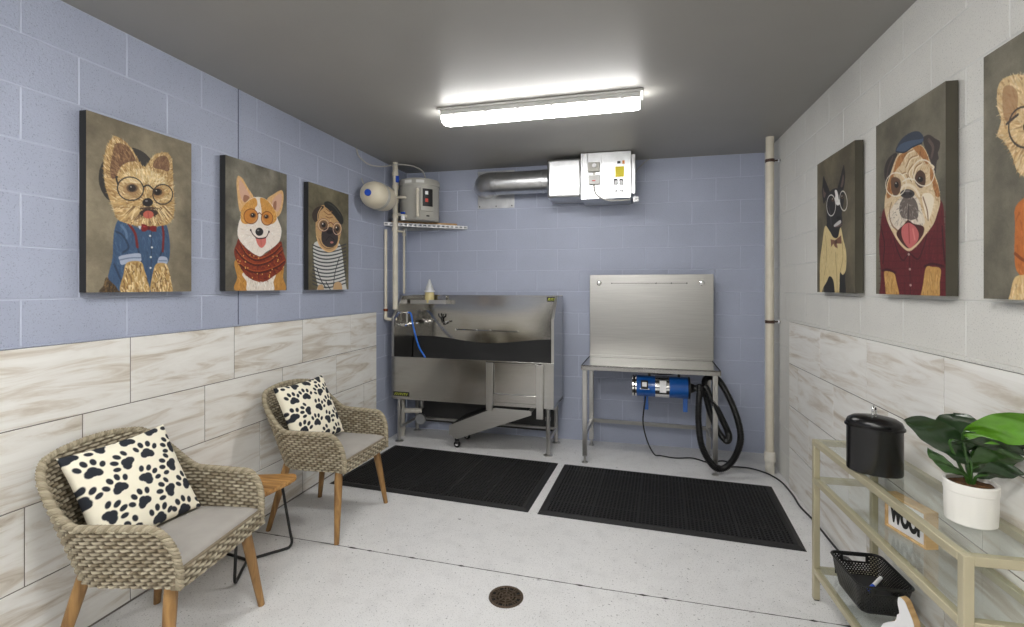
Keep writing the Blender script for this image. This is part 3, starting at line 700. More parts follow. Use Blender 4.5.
# electric cable from the left wall round to the heater
cb = spline([(XL+.008, 3.72, 2.628), (-2.24, 3.74, 2.56), (-2.20, 3.83, 2.515), (-2.16, 3.98, 2.53), (-2.10, 4.15, 2.585), (-2.02, 4.28, 2.60), (-1.955, 4.36, 2.575), (-1.935, 4.40, 2.53), (-1.935, 4.42, 2.494)], 8)
tag(MB().tube(cb, .006, 8).build('electric_cable', M['conduit']), 'grey flexible electric cable looping from the left wall to the water heater', 'cable')

# ------------------------------------------------------------------ wicker armchairs
def chair_top(t):
    """rim height along the U, t in -1..1 (arm end, back centre, arm end)"""
    a = abs(t)
    s = min(1, max(0, (a-.22)/.33)); s = s*s*(3-2*s)
    z = .835*(1-s)+.615*s
    if a > .87: q = min(1., (a-.87)/.13); z = .455+(.615-.455)*math.sqrt(max(0, 1-q*q))
    if a < .22: z -= .02*(a/.22)**2
    else: z -= .02*(1-s)
    return z
def chair_plan(t, z, off=0):
    """U shaped plan; widens and leans back with height"""
    k = (z-.385)/.46
    hw = .250+.080*min(1, k*1.15); xb = -.215-.115*k; xf = .265+.0*k
    rad = .20; L1 = (xf-(xb+rad)); Lc = PI/2*rad; L2 = hw-rad
    tot = L1+Lc+L2; s = abs(t)*tot; sg = 1 if t >= 0 else -1
    if s < L2: x, y, nx, ny = xb, s, -1, 0
    elif s < L2+Lc:
        a = (s-L2)/rad; x = xb+rad-math.cos(a)*rad; y = L2+math.sin(a)*rad; nx, ny = -math.cos(a), math.sin(a)
    else: x = xb+rad+(s-L2-Lc); y = hw; nx, ny = 0, 1
    if x > xb+rad: y -= .022*(x-xb-rad)/(xf-xb-rad)*(1+k)
    return x+nx*off, sg*(y+ny*off), nx, sg*ny
def weave_shade(ph, io, a):
    """fades the tint to painted shade between strands and behind stakes"""
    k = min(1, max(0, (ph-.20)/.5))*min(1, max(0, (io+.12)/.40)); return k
GAP_SHADE = lin((86, 75, 58))  # shade colour painted into the gaps of the weave
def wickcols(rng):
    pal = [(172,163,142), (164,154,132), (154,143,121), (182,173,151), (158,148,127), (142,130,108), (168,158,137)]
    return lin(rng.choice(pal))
def make_chair(label, loc, rz):
    t = thing('wicker_armchair', label, 'chair', loc, rz)
    rng = random.Random(11); NU = 64; SU = 6; PZ = .0142; SZ = 8; Z0 = .388
    NZr = int((.86-Z0)/PZ)+1; nu = NU*SU+1; nz = NZr*SZ+1
    mb = MB(); cols = []
    cc = {}
    for side_ in (1, -1):
        base = len(mb.v)
        topc = [chair_top(-1+2*i/(nu-1)) for i in range(nu)]
        for j in range(nz):
            z = Z0+PZ*j/SZ; row = j//SZ; ph = abs(math.sin(PI*j/SZ))**.8
            for i in range(nu):
                tt = -1+2*i/(nu-1); zt = topc[i]; zz = min(z, zt)
                io = .5+.5*math.cos(PI*i/SU+PI*row)*side_
                d = .0125*ph*(.06+.94*io)
                if z > zt: d = 0
                x, y, nx, ny = chair_plan(tt, zz, side_*(.006+d))
                mb.v.append((x, y, zz))
                key = (side_, row, (i+(SU if row % 2 else 0))//(SU*2))
                if key not in cc: cc[key] = wickcols(rng)
                c = cc[key]; k = weave_shade(ph, io, 0)
                cols.append((GAP_SHADE[0]+(c[0]-GAP_SHADE[0])*k, GAP_SHADE[1]+(c[1]-GAP_SHADE[1])*k, GAP_SHADE[2]+(c[2]-GAP_SHADE[2])*k, 1))
        for j in range(nz-1):
            z = Z0+PZ*j/SZ
            for i in range(nu-1):
                if z > max(topc[i], topc[i+1]): continue
                a = base+j*nu+i; q = (a, a+1, a+nu+1, a+nu)
                mb.f.append(q if side_ < 0 else tuple(reversed(q))); mb.m.append(0)
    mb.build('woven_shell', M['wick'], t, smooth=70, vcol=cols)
    # braided rim following the top edge and down both arm fronts
    path = [];
    for i in range(241):
        tt = -1+2*i/240; zt = chair_top(tt); x, y, _, _ = chair_plan(tt, zt); path.append((x, y, zt))
    for s_ in (1, -1):
        x, y, _, _ = chair_plan(s_*1.0, .45); ext = [(x, y+(-.0)*s_, z) for z in (.45, .42, .392)]
        path = path+ext if s_ == 1 else ext[::-1]+path
    P = [Vector(p) for p in path]; s = [0]
    for i in range(1, len(P)): s.append(s[-1]+(P[i]-P[i-1]).length)
    S = np.linspace(0, s[-1], 760); A = np.array(path); q = np.stack([np.interp(S, s, A[:, k]) for k in range(3)], 1)
    rb = MB(); rc = []
    for strand in range(3):                                        # three strands twisted round each other
        for_path = []
        for i in range(len(q)):
            a = S[i]/.040*2*PI+strand*2*PI/3
            p0 = Vector(q[max(0, i-1)]); p1 = Vector(q[min(len(q)-1, i+1)]); tg = (p1-p0).normalized()
            up = Vector((0, 0, 1)) if abs(tg.z) < .95 else Vector((1, 0, 0))
            n1 = tg.cross(up).normalized(); n2 = n1.cross(tg)
            for_path.append(tuple(Vector(q[i])+n1*math.cos(a)*.0078+n2*math.sin(a)*.0078))
        b0 = len(rb.v); rb.tube(for_path, .0070, 7)
        col = [(160,150,128), (146,136,113), (170,160,137)][strand]; rc += [lin(col)+(1,)]*(len(rb.v)-b0)
    rb.build('braided_rim', M['wick'], t, smooth=70, vcol=rc)
    # woven front rail
    mb = MB(); cols = []; NUf = 18; nu = NUf*6+1; rows = 5; nz = rows*5+1; cc = {}
    for j in range(nz):
        zz = .388+.013*j/5*1.1; row = j//5; ph = abs(math.sin(PI*j/5))**.8
        for i in range(nu):
            y = -.248+.496*i/(nu-1); io = .5+.5*math.cos(PI*i/6+PI*row); d = .011*ph*(.06+.94*io)
            mb.v.append((.268+d+.006*(1-(y/.25)**2), y, zz)); key = (row, (i+(6 if row % 2 else 0))//12)
            if key not in cc: cc[key] = wickcols(rng)
            c = cc[key]; k = weave_shade(ph, io, 0); cols.append(tuple(GAP_SHADE[q_]+(c[q_]-GAP_SHADE[q_])*k for q_ in range(3))+(1,))
    for j in range(nz-1):
        for i in range(nu-1): a = j*nu+i; mb.f.append((a, a+1, a+nu+1, a+nu)); mb.m.append(0)
    n0 = len(mb.v); mb.box(.235, .268, -.245, .245, .388, .458); cols += [lin((130,118,98))+(1,)]*(len(mb.v)-n0)
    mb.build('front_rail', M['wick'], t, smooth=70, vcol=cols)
    mb = MB(); pl = [(chair_plan(-1+2*i/40, .39)[0], chair_plan(-1+2*i/40, .39)[1]) for i in range(41)]
    mb.prism(pl, .388, .402); mb.build('seat_base', M['black'], t, smooth=0)
    # cushion
    NXc, NYc = 26, 26; vv = []
    for sgn in (1, -1):
        for j in range(NYc+1):
            for i in range(NXc+1):
                u = -1+2*i/NXc; v_ = -1+2*j/NYc
                x = .02+.235*u; hwid = .222+.012*(u)
                y = hwid*v_
                if u < -.6: y *= 1-.10*((-u-.6)/.4)**2
                e = (1-abs(u)**9)*(1-abs(v_)**9)
                z = .457+sgn*(.004+.022*max(0, e)**.45)
                vv.append((x, y, z))
    n = (NXc+1)*(NYc+1); ff = []
    for j in range(NYc):
        for i in range(NXc):
            a = j*(NXc+1)+i; q_ = (a, a+1, a+NXc+2, a+NXc+1); ff += [q_, tuple(n+k for k in reversed(q_))]
    bd = [i for i in range(NXc+1)]+[(j+1)*(NXc+1)-1 for j in range(1, NYc+1)]+[NYc*(NXc+1)+i for i in range(NXc-1, -1, -1)]+[j*(NXc+1) for j in range(NYc-1, 0, -1)]
    for k in range(len(bd)): a, b = bd[k], bd[(k+1) % len(bd)]; ff.append((b, a, n+a, n+b))
    MB().add(vv, ff).build('seat_cushion', M['cush'], t, smooth=60)
    # tapered splayed legs
    for tx, ty, fx, fy in ((.205, .205, .240, .278), (.205, -.205, .240, -.278), (-.165, .18, -.25, .245), (-.165, -.18, -.25, -.245)):
        sec = [(math.cos(2*PI*k/16)*1.0, math.sin(2*PI*k/16)*.85) for k in range(16)]
        MB().tube([(tx+(fx-tx)*k/8, ty+(fy-ty)*k/8, .392-.392*k/8) for k in range(9)], [.024, .025, .0245, .0235, .022, .020, .0185, .017, .0155], sec=sec).build('leg', M['teak'], t, smooth=60)
    return t
ch = make_chair('grey wicker armchair in the left foreground, nearest the viewer', (-1.850, 1.612, 0), R(8))
c2 = copy_tree(ch); c2.location = (-1.858, 2.752, 0); c2.rotation_euler = (0, 0, R(-1)); c2['label'] = 'grey wicker armchair farther back, beyond the wooden side table'
for c_ in (ch, c2): c_['group'] = 'wicker armchairs'

def paw_pillow(label, loc, rot, seed):
    N = 190; rng = random.Random(seed); S = .405
    paws = []; g = 4.3
    for a in range(5):
        for b in range(5):
            u = -1+2*(a+.1+(.5 if b % 2 else 0))/3.9; v = -1+2*(b+.3)/4.3
            paws.append((u+rng.uniform(-.04, .04), v+rng.uniform(-.04, .04), rng.uniform(-1.2, 1.2)))
    U, V = np.meshgrid(np.linspace(-1, 1, N+1), np.linspace(-1, 1, N+1))
    ink = np.zeros(U.shape)
    def ell(cx, cy, rx, ry, an):
        dx, dy = U-cx, V-cy; c_, s_ = math.cos(an), math.sin(an); p = (dx*c_+dy*s_)/rx; q = (-dx*s_+dy*c_)/ry
        return np.clip((1-np.sqrt(p*p+q*q))*min(rx, ry)/.012+.5, 0, 1)
    for px, py, an in paws:
        def loc_(a, b): return px+a*math.cos(an)-b*math.sin(an), py+a*math.sin(an)+b*math.cos(an)
        sc = 1.62
        for a, b, rx, ry, ro in ((0, -.045, .085, .052, 0), (-.045, -.065, .045, .04, 0), (.045, -.065, .045, .04, 0), (0, -.02, .052, .05, 0),
                                 (-.118, .035, .030, .044, .5), (-.045, .088, .032, .046, .15), (.045, .088, .032, .046, -.15), (.118, .035, .030, .044, -.5)):
            x, y = loc_(a*sc, b*sc); ink = np.maximum(ink, ell(x, y, rx*sc, ry*sc, an+ro))
    cr = np.array(lin((242, 236, 216))); dk = np.array(lin((36, 40, 48)))
    col = cr[None, None]*(1-ink[..., None])+dk[None, None]*ink[..., None]
    pin = .93+.07*(np.abs(U*V)**1.3)
    X = U*S/2*(1-.07*(1-V**2)*0-.05*(1-V**2)*np.abs(U)**3*0)*(.93+.07*np.abs(V)**2.2); Y = V*S/2*(.93+.07*np.abs(U)**2.2)
    T_ = .062*np.clip((1-U**2)*(1-V**2), 0, 1)**.42 + .003
    wr = .003*np.sin(9*U+4*V)*np.clip((1-U**2)*(1-V**2), 0, 1)
    mb = MB(); n = (N+1)**2
    for sgn in (1, -1):
        mb.v += [(float(x), float(z), float(y)) for x, y, z in zip(X.ravel(), Y.ravel(), (-sgn*(T_+wr)).ravel())]
    f = []
    for j in range(N):
        for i in range(N):
            a = j*(N+1)+i; q = (a, a+1, a+N+2, a+N+1); f.append(q); f.append(tuple(n+k for k in reversed(q)))
    for k in range(N):
        f.append((k+1, k, n+k, n+k+1)); a = N*(N+1)+k; f.append((a, a+1, n+a+1, n+a))
        a = k*(N+1); b = a+N+1; f.append((a, b, n+b, n+a)); a += N; b += N; f.append((b, a, n+a, n+b))
    mb.f = f; mb.m = [0]*len(f)
    c4 = np.concatenate([col.reshape(-1, 3)]*2); c4 = np.concatenate([c4, np.ones((len(c4), 1))], 1)
    o = mb.build('throw_pillow', M['pilf'], smooth=80, vcol=c4)
    o.location = loc; o.rotation_euler = rot
    return tag(o, label, 'pillow', 'paw print pillows')
# local x = across, z = up, face -y ; turned to face +x
paw_pillow('cream pillow with black paw prints on the nearest armchair', (-1.968, 1.582, .655), (R(-30), R(-3), R(86)), 3)
paw_pillow('cream pillow with black paw prints on the farther armchair', (-1.955, 2.695, .680), (R(-25), R(-2), R(84)), 8)

# ------------------------------------------------------------------ side table
t = thing('side_table', 'small slatted wooden side table on black wire legs between the armchairs', 'table', (-1.985, 2.205, 0))
cor = [R(50), R(170), R(-62)]
def rt(rad, rc, n=8):
    out = []
    for c_ in cor:
        cx_, cy_ = math.cos(c_)*(rad-rc), math.sin(c_)*(rad-rc)
        for k in range(n+1):
            a = c_-PI/3+2*PI/3*k/n; out.append((cx_+math.cos(a)*rc, cy_+math.sin(a)*rc))
    return out
outl = rt(.245, .06)
# slats: clip the outline into strips
def clip(poly, d, lo, hi):
    def cut(P, s, c):
        out = []
        for i in range(len(P)):
            a, b = P[i], P[(i+1) % len(P)]; fa = s*(a[0]*d[0]+a[1]*d[1])-s*c; fb = s*(b[0]*d[0]+b[1]*d[1])-s*c
            if fa >= 0: out.append(a)
            if fa*fb < 0: k = fa/(fa-fb); out.append((a[0]+(b[0]-a[0])*k, a[1]+(b[1]-a[1])*k))
        return out
    return cut(cut(poly, 1, lo), -1, hi)
an = R(108); d = (math.cos(an), math.sin(an)); n = 8; wd = .062
for k in range(-5, 6):
    p = clip(outl, d, k*wd-.028, k*wd+.028)
    if len(p) > 2 and max(q[0] for q in p)-min(q[0] for q in p) > .03:
        T = Matrix.Rotation(R(18), 4, 'Z')
        s_ = MB().prism(p, .385, .405); s_.build('slat', M['teaks'], t, bevel=.002)
MB().prism(rt(.22, .05), .372, .3845).build('top_frame', M['teaks'], t, smooth=0)
for c_ in cor:
    tx, ty = math.cos(c_), math.sin(c_)
    p = [(tx*.17, ty*.17, .372), (tx*.212, ty*.212, .10), (tx*.222, ty*.222, .045), (tx*.215, ty*.215, .018), (tx*.19, ty*.19, .008), (tx*.10, ty*.10, .008), (0, 0, .008)]
    MB().tube(spline(p, 5), .0075, 10).build('leg', M['black'], t)

# ------------------------------------------------------------------ console table
t = thing('console_table', 'champagne metal console table with glass shelves against the right wall', 'table', (.826, 2.580, 0), R(1.9))
CW, CL, CH = .266, 1.36, .746; B = .026     # local: x to the wall, y toward the viewer is negative
tt_ = t
def bar(x0, x1, y0, y1, z0, z1, name='rail'): return MB().box(x0, x1, y0, y1, z0, z1).build(name, M['champ'], t, bevel=.0025)
for x in (0, CW-B):
    for y in (0, -1.0, -CL):
        if y == -1.0 and x > 0: continue
        bar(x, x+B, y-B, y, 0.004, CH, 'post') if not (y == -CL) else None
LN = 1.0+B
bar(CW-B, CW, -LN, -LN+B, .004, CH, 'post')
for z in (CH-B, .545, .125):
    bar(0, B, -LN+B, -B, z, z+B); bar(CW-B, CW, -LN+B, -B, z, z+B)
    bar(B, CW-B, -B, 0, z, z+B); bar(B, CW-B, -LN, -LN+B, z, z+B)
    MB().box(.010 if z < .7 else .014, CW-.014, -LN+.014, -.014, z+B-.0005 if z > .7 else z+B, z+B+.006).build('glass_shelf', M['glass'], t)
for x in (0, CW-B):
    for y in (-B, -LN):
        MB().box(x+.002, x+B-.002, y+.002, y+B-.002, 0, .006).build('foot_pad', M['black'], t)
ZT = CH+.0056
# canister
t = thing('canister', 'black oval metal canister with lidded top on the console table', 'canister', (.910, 2.168, ZT), R(-28))
MB().lathe([(0, 0), (.088, 0), (.090, .004), (.090, .165), (.092, .168), (0, .168)], n=56, sy=.72).build('body', M['blackmat'], t, smooth=35)
l = MB().lathe([(.088, .169), (.096, .169), (.097, .173), (.096, .178), (.092, .180), (.091, .188), (.086, .198), (.070, .208), (.040, .214), (0, .216)], n=56, sy=.72).build('lid', M['blackmat'], t, smooth=35)
MB().tube(spline([(-.003, -.012, .210), (-.003, -.012, .238), (0, 0, .250), (.003, .012, .238), (.003, .012, .210)], 6), .0045, 10).build('handle', M['chrome'], l)
# plant
t = thing('potted_plant', 'broad leaved green plant in a white round pot on the console table', 'plant', (1.000, 1.775, ZT))
p = MB().lathe([(0, 0), (.066, 0), (.071, .004), (.0735, .060), (.0735, .098), (.076, .100), (.076, .126), (.073, .129), (.067, .128), (.066, .112), (0, .112)], n=56)
p = p.build('pot', M['ceramic'], t, smooth=40); p.scale = (.86, .86, .95)
sb = MB(); rq = random.Random(2); vv = [(0, 0, .122)]
for r_ in range(1, 8):
    for k in range(28): vv.append((math.cos(2*PI*k/28)*.0655*r_/7, math.sin(2*PI*k/28)*.0655*r_/7, .119+rq.uniform(-.003, .004)))
ff = [(0, 1+k, 1+(k+1) % 28) for k in range(28)]
for r_ in range(6):
    for k in range(28): ff.append((1+r_*28+k, 1+(r_+1)*28+k, 1+(r_+1)*28+(k+1) % 28, 1+r_*28+(k+1) % 28))
sb.add(vv, ff).build('soil', M['soil'], t, smooth=60).scale = (.86, .86, .95)
def leaf_mat(name, c1, c2, rough=.28):
    m = mat(name, c1, rough=rough, var=.25, vscale=14, bump=.08, bscale=60, coat=.15); return m
LM = {'dark': leaf_mat('dark_leaf', (31, 54, 27), 0), 'mid': leaf_mat('green_leaf', (48, 82, 30), 0), 'bright': leaf_mat('bright_leaf', (88, 140, 34), 0)}
def leaf(base, tip, width, side_, mname, droop=.03, cup=.25, stem0=(0, 0, .115), label=None):
    """obovate blade from base to tip; side_ is the blade's across direction"""
    B0 = Vector(base); Tp = Vector(tip); ax = Tp-B0; L = ax.length; a = ax.normalized()
    s_ = Vector(side_); s_ = (s_-a*s_.dot(a)).normalized(); n_ = s_.cross(a)
    NL, NW = 22, 12; vv = []
    for sgn in (0, 1):
        for i in range(NL+1):
            u = i/NL; wv = width/2*(math.sin(PI*u**.85)**.62)*(.72+.36*u)*(1 if u < .999 else 0)
            if u < .001: wv = .002
            mid = B0+ax*u+n_*(droop*math.sin(PI*u))
            for j in range(NW+1):
                q = -1+2*j/NW
                vein = .0022*math.cos(q*3*PI+u*26) if abs(q) > .06 else -.0025
                vv.append(tuple(mid+s_*(wv*q)+n_*(cup*wv*(q*q)*.6+.004*math.sin(u*12+q*3)+vein*.7-.0012*sgn)))
    n = (NL+1)*(NW+1); ff = []
    for i in range(NL):
        for j in range(NW):
            k = i*(NW+1)+j; q = (k, k+1, k+NW+2, k+NW+1); ff += [q, tuple(n+z for z in reversed(q))]
    o = MB().add(vv, ff).build('leaf', LM[mname], t, smooth=70)
    m0 = Vector(stem0)
    MB().tube(spline([tuple(m0), tuple(m0.lerp(B0, .5)+Vector((0, 0, -.01))), tuple(B0), tuple(B0+a*.03+n_*.004)], 5), [.0042]*13+[.003, .002, .001], 8).build('stalk', LM['mid'], o)
    return o
# directions: camera is toward -x -y ; picture right is about (.97,.24)
leaf((-.005, -.01, .18), (-.152, .045, .288), .120, (.35, .55, .6), 'dark', .020, .3)
leaf((.0, .03, .20), (.050, .175, .285), .13, (1, -.3, .3), 'dark', .02, .2)
leaf((-.005, .00, .155), (.105, -.045, .215), .105, (.25, -.45, .85), 'mid', .020, .3)
leaf((.02, .03, .20), (.108, -.06, .262), .085, (-.5, -.4, .75), 'dark', .01, .2)
leaf((-.02, -.01, .14), (-.112, .00, .212), .045, (.3, -.6, .6), 'mid', .01, .5)
leaf((-.070, -.03, .245), (.098, -.06, .232), .085, (-.25, -.75, .5), 'dark', .010, .2)
leaf((.01, -.01, .14), (.095, -.06, .175), .060, (.2, -.4, .85), 'dark', .02, .3)
leaf((-.030, -.02, .268), (.108, -.165, .345), .105, (-.35, .05, .94), 'bright', .020, -.45)
leaf((-.02, .04, .19), (-.055, .16, .245), .085, (.8, .4, .3), 'dark', .02, .3)
# WOOF sign on the middle shelf, facing the room
t = thing('wooden_sign', 'small wooden framed WOOF sign on the middle glass shelf', 'sign')
t.location = (.938, 2.016, .5775); t.rotation_euler = (0, 0, R(-75))
SW, SH, SD = .176, .125, .045
fr = MB(); fr.box(-SW/2, SW/2, 0, SD, 0, .008); fr.box(-SW/2, SW/2, 0, SD, SH-.008, SH); fr.box(-SW/2, -SW/2+.008, 0, SD, .008, SH-.008); fr.box(SW/2-.008, SW/2, 0, SD, .008, SH-.008)
fr.build('frame', M['pine'], t, bevel=.001)
MB().box(-SW/2+.007, SW/2-.007, .008, .014, .007, SH-.007).build('panel', M['wpaint'], t, smooth=0)
me = text_mesh('WOOF', .066, .0008, .0042); me.materials.append(M['ink'])
lo = bpy.data.objects.new('lettering', me); C.objects.link(lo); lo.parent = t; lo.rotation_euler = (PI/2, 0, 0); lo.location = (0, .0068, .055)
lo.scale = (.64, 1.22, 1)
# basket with pierced walls
t = thing('plastic_basket', 'black perforated plastic basket with handle slots on the bottom glass shelf', 'basket', (.968, 2.345, .1625), R(3))
BW, BL, BH = .100, .132, .118
def rrect(hx, hy, r, n=6):
    out = []
    for cx_, cy_, a0_ in ((hx-r, hy-r, 0), (-hx+r, hy-r, PI/2), (-hx+r, -hy+r, PI), (hx-r, -hy+r, 1.5*PI)):
        for k in range(n+1): a = a0_+PI/2*k/n; out.append((cx_+math.cos(a)*r, cy_+math.sin(a)*r))
    return out
NPER = 132; NV = 30
def resample(P, n):
    P = P+[P[0]]; s = [0]
    for i in range(1, len(P)): s.append(s[-1]+math.dist(P[i], P[i-1]))
    S = np.linspace(0, s[-1], n, endpoint=False); A = np.array(P); return np.stack([np.interp(S, s, A[:, k]) for k in range(2)], 1)
lowr = resample(rrect(BW*.80, BL*.84, .03), NPER); upr = resample(rrect(BW, BL, .03), NPER)
mb = MB(); grid = []
for j in range(NV+1):
    u = j/NV; q = lowr*(1-u)+upr*u; zz = BH*u
    grid.append([(float(a), float(b), zz) for a, b in q])
for row in grid: mb.v += row
thk = len(mb.v)
for j, row in enumerate(grid): mb.v += [(a*(1-.0022/max(.05, math.hypot(a, b))), b*(1-.0022/max(.05, math.hypot(a, b))), z) for a, b, z in row]
solid = np.ones((NV, NPER), bool)
for j in range(NV):
    for i in range(NPER):
        if 2 <= j < NV-2 and j % 2 and (i+(j//2) % 2) % 2: solid[j, i] = False
        cxm = (grid[j][i][0]+grid[j][(i+1) % NPER][0])/2; cym = grid[j][i][1]
        if abs(cym) > BL*.75 and abs(cxm) < .045 and 22 <= j < 27: solid[j, i] = False
        elif abs(cym) > BL*.75 and abs(cxm) < .056 and 20 <= j < 29: solid[j, i] = True
for j in range(NV):
    for i in range(NPER):
        if not solid[j, i]: continue
        a = j*NPER+i; b = j*NPER+(i+1) % NPER; c_ = b+NPER; d_ = a+NPER
        mb.f.append((a, b, c_, d_)); mb.m.append(0); mb.f.append((thk+d_, thk+c_, thk+b, thk+a)); mb.m.append(0)
        if j == 0 or not solid[j-1, i]: mb.f.append((a, thk+a, thk+b, b)); mb.m.append(0)
        if j == NV-1 or not solid[j+1, i]: mb.f.append((d_, c_, thk+c_, thk+d_)); mb.m.append(0)
        if not solid[j, (i-1) % NPER]: mb.f.append((a, d_, thk+d_, thk+a)); mb.m.append(0)
        if not solid[j, (i+1) % NPER]: mb.f.append((b, thk+b, thk+c_, c_)); mb.m.append(0)
mb.build('basket_wall', M['black'], t, smooth=0)
MB().prism([tuple(map(float, q)) for q in lowr], 0.0, .003).build('basket_floor', M['black'], t, smooth=0)
rim = [(float(a)*1.01, float(b)*1.01, BH) for a, b in upr]
MB().tube(rim, .004, 8, closed=True).build('rim', M['black'], t)
MB().box(-.062, .06, -.075, .078, .0035, .055).build('dark_lining', M['rubber'], t, bevel=.01)
tp_ = MB().tube([(0, 0, 0), (.0, .10, .0)], .007, 12)
o = tp_.build('grooming_pen', M['wpaint']); o.location = (.945, 2.29, .228); o.rotation_euler = (R(10), 0, R(-45)); tag(o, 'blue and white pen shaped tool lying in the black basket', 'tool')
q = MB().tube([(0, -.012, 0), (0, .03, 0)], .0078, 12).build('cap', M['bluep'], o)
# wooden animal cut-out, white front, at the frame's lower edge
t = thing('wooden_figure', 'white fronted wooden dog cutout beside the black basket on the bottom shelf', 'ornament', (.955, 2.055, .158), R(-62))
prof = [(-.075, 0), (.075, 0), (.078, .03), (.055, .06), (.028, .068), (.030, .085), (.036, .098), (.030, .120), (.015, .148), (.002, .170), (-.018, .174), (-.022, .150), (-.016, .118), (-.024, .105), (-.030, .080), (-.060, .055), (-.080, .03)]
prof = [(float(a), max(0, float(b))) for a, b, _ in [tuple(v_) for v_ in spline([(a, b, 0) for a, b in prof], 4, closed=True)]]
MB().prism(prof, .002, .030, lambda a, b, h: (a, h, b)).build('wood_body', M['pine'], t, smooth=30)
MB().prism(prof, .0, .0022, lambda a, b, h: (a, h, b)).build('painted_face', M['wpaint'], t, smooth=30)
t = None

# ------------------------------------------------------------------ dog portraits, painted into the canvas face
CP, SP = math.cos(PSI), math.sin(PSI)
class Canvas:
    """paints in picture coordinates: u across (0..W), v down (0..H), metres. px() converts points measured in the photograph on the picture's own plane"""
    def __init__(s, wall_x, ystart, ydir, W, H, ztop, n=440):
        s.W, s.H, s.wx, s.y0, s.yd, s.zt = W, H, wall_x, ystart, ydir, ztop
        s.nx = int(n*.5); s.ny = int(s.nx*H/W)
        s.img = np.zeros((s.ny, s.nx, 3)); s.k = s.nx/W; s.rng = random.Random(7)
    def px(s, pts, ox, oy, sc):
        out = []
        for a, b in pts:
            X_ = (ox+a/sc-512)/FOC; V = (286-(oy+b/sc))/FOC
            dx, dy, dz = X_*CP-SP, X_*SP+CP, V
            t_ = s.wx/dx; y = dy*t_; z = EYE+dz*t_
            out.append(((y-s.y0)*s.yd*s.k, (s.zt-z)*s.k))
        return out
    def bg(s, c1, c2, seed=1):
        r = np.random.RandomState(seed); f = np.zeros((s.ny, s.nx))
        for o, amp in ((3, 1.), (6, .7), (14, .45), (34, .25), (80, .15)):
            g = r.rand(int(o*1.5)+2, o+2); yi = np.linspace(0, g.shape[0]-1.001, s.ny); xi = np.linspace(0, g.shape[1]-1.001, s.nx)
            y0 = yi.astype(int); x0 = xi.astype(int); fy = (yi-y0)[:, None]; fx = (xi-x0)[None]
            f += amp*((g[y0][:, x0]*(1-fx)+g[y0][:, x0+1]*fx)*(1-fy)+(g[y0+1][:, x0]*(1-fx)+g[y0+1][:, x0+1]*fx)*fy)
        f = (f-f.min())/(f.max()-f.min()); f = np.clip((f-.2)*1.5, 0, 1)[..., None]
        s.img[:] = np.array(c1)*(1-f)+np.array(c2)*f
    def poly(s, P, col, alpha=1., smooth=True, soft=1.0, jit=0):
        if smooth and len(P) > 3: P = [(v_[0], v_[1]) for v_ in spline([(a, b, 0) for a, b in P], 5, closed=True)]
        A = np.array(P); x0 = max(0, int(A[:, 0].min())-2); x1 = min(s.nx, int(A[:, 0].max())+3); y0 = max(0, int(A[:, 1].min())-2); y1 = min(s.ny, int(A[:, 1].max())+3)
        if x1 <= x0 or y1 <= y0: return
        SS = 2; X_, Y_ = np.meshgrid(x0+(np.arange((x1-x0)*SS)+.5)/SS, y0+(np.arange((y1-y0)*SS)+.5)/SS)
        ins = np.zeros(X_.shape, bool); n = len(P)
        for i in range(n):
            xa, ya = P[i]; xb, yb = P[(i+1) % n]
            if ya == yb: continue
            c = ((ya > Y_) != (yb > Y_)) & (X_ < (xb-xa)*(Y_-ya)/(yb-ya)+xa); ins ^= c
        m = ins.reshape(y1-y0, SS, x1-x0, SS).mean((1, 3))[..., None]*alpha
        s.img[y0:y1, x0:x1] = s.img[y0:y1, x0:x1]*(1-m)+np.array(col)*m
        return A
    def line(s, P, w_, col, alpha=1., smooth=True):
        if smooth and len(P) > 2: P = [(v_[0], v_[1]) for v_ in spline([(a, b, 0) for a, b in P], 5)]
        for i in range(len(P)-1): s.seg(P[i], P[i+1], w_, w_, col, alpha)
    def seg(s, p, q, w0, w1, col, alpha=1.):
        r_ = max(w0, w1)/2+1; x0 = max(0, int(min(p[0], q[0])-r_)); x1 = min(s.nx, int(max(p[0], q[0])+r_)+2); y0 = max(0, int(min(p[1], q[1])-r_)); y1 = min(s.ny, int(max(p[1], q[1])+r_)+2)
        if x1 <= x0 or y1 <= y0: return
        X_, Y_ = np.meshgrid(np.arange(x0, x1)+.5, np.arange(y0, y1)+.5); dx, dy = q[0]-p[0], q[1]-p[1]; L = dx*dx+dy*dy+1e-9
        t_ = np.clip(((X_-p[0])*dx+(Y_-p[1])*dy)/L, 0, 1); d_ = np.hypot(X_-p[0]-dx*t_, Y_-p[1]-dy*t_)
        m = (np.clip((w0*(1-t_)+w1*t_)/2+.5-d_, 0, 1)*alpha)[..., None]; s.img[y0:y1, x0:x1] = s.img[y0:y1, x0:x1]*(1-m)+np.array(col)*m
    def ell(s, c, rx, ry, conv, col, rot=0, alpha=1., outline=0):
        P = []
        for k in range(28):
            a = 2*PI*k/28; x, y = math.cos(a)*rx, math.sin(a)*ry; P.append((c[0]+x*math.cos(rot)-y*math.sin(rot), c[1]+x*math.sin(rot)+y*math.cos(rot)))
        P = conv(P)
        if outline: s.line(P+[P[0]], outline, col, alpha, smooth=False)
        else: s.poly(P, col, alpha, smooth=False)
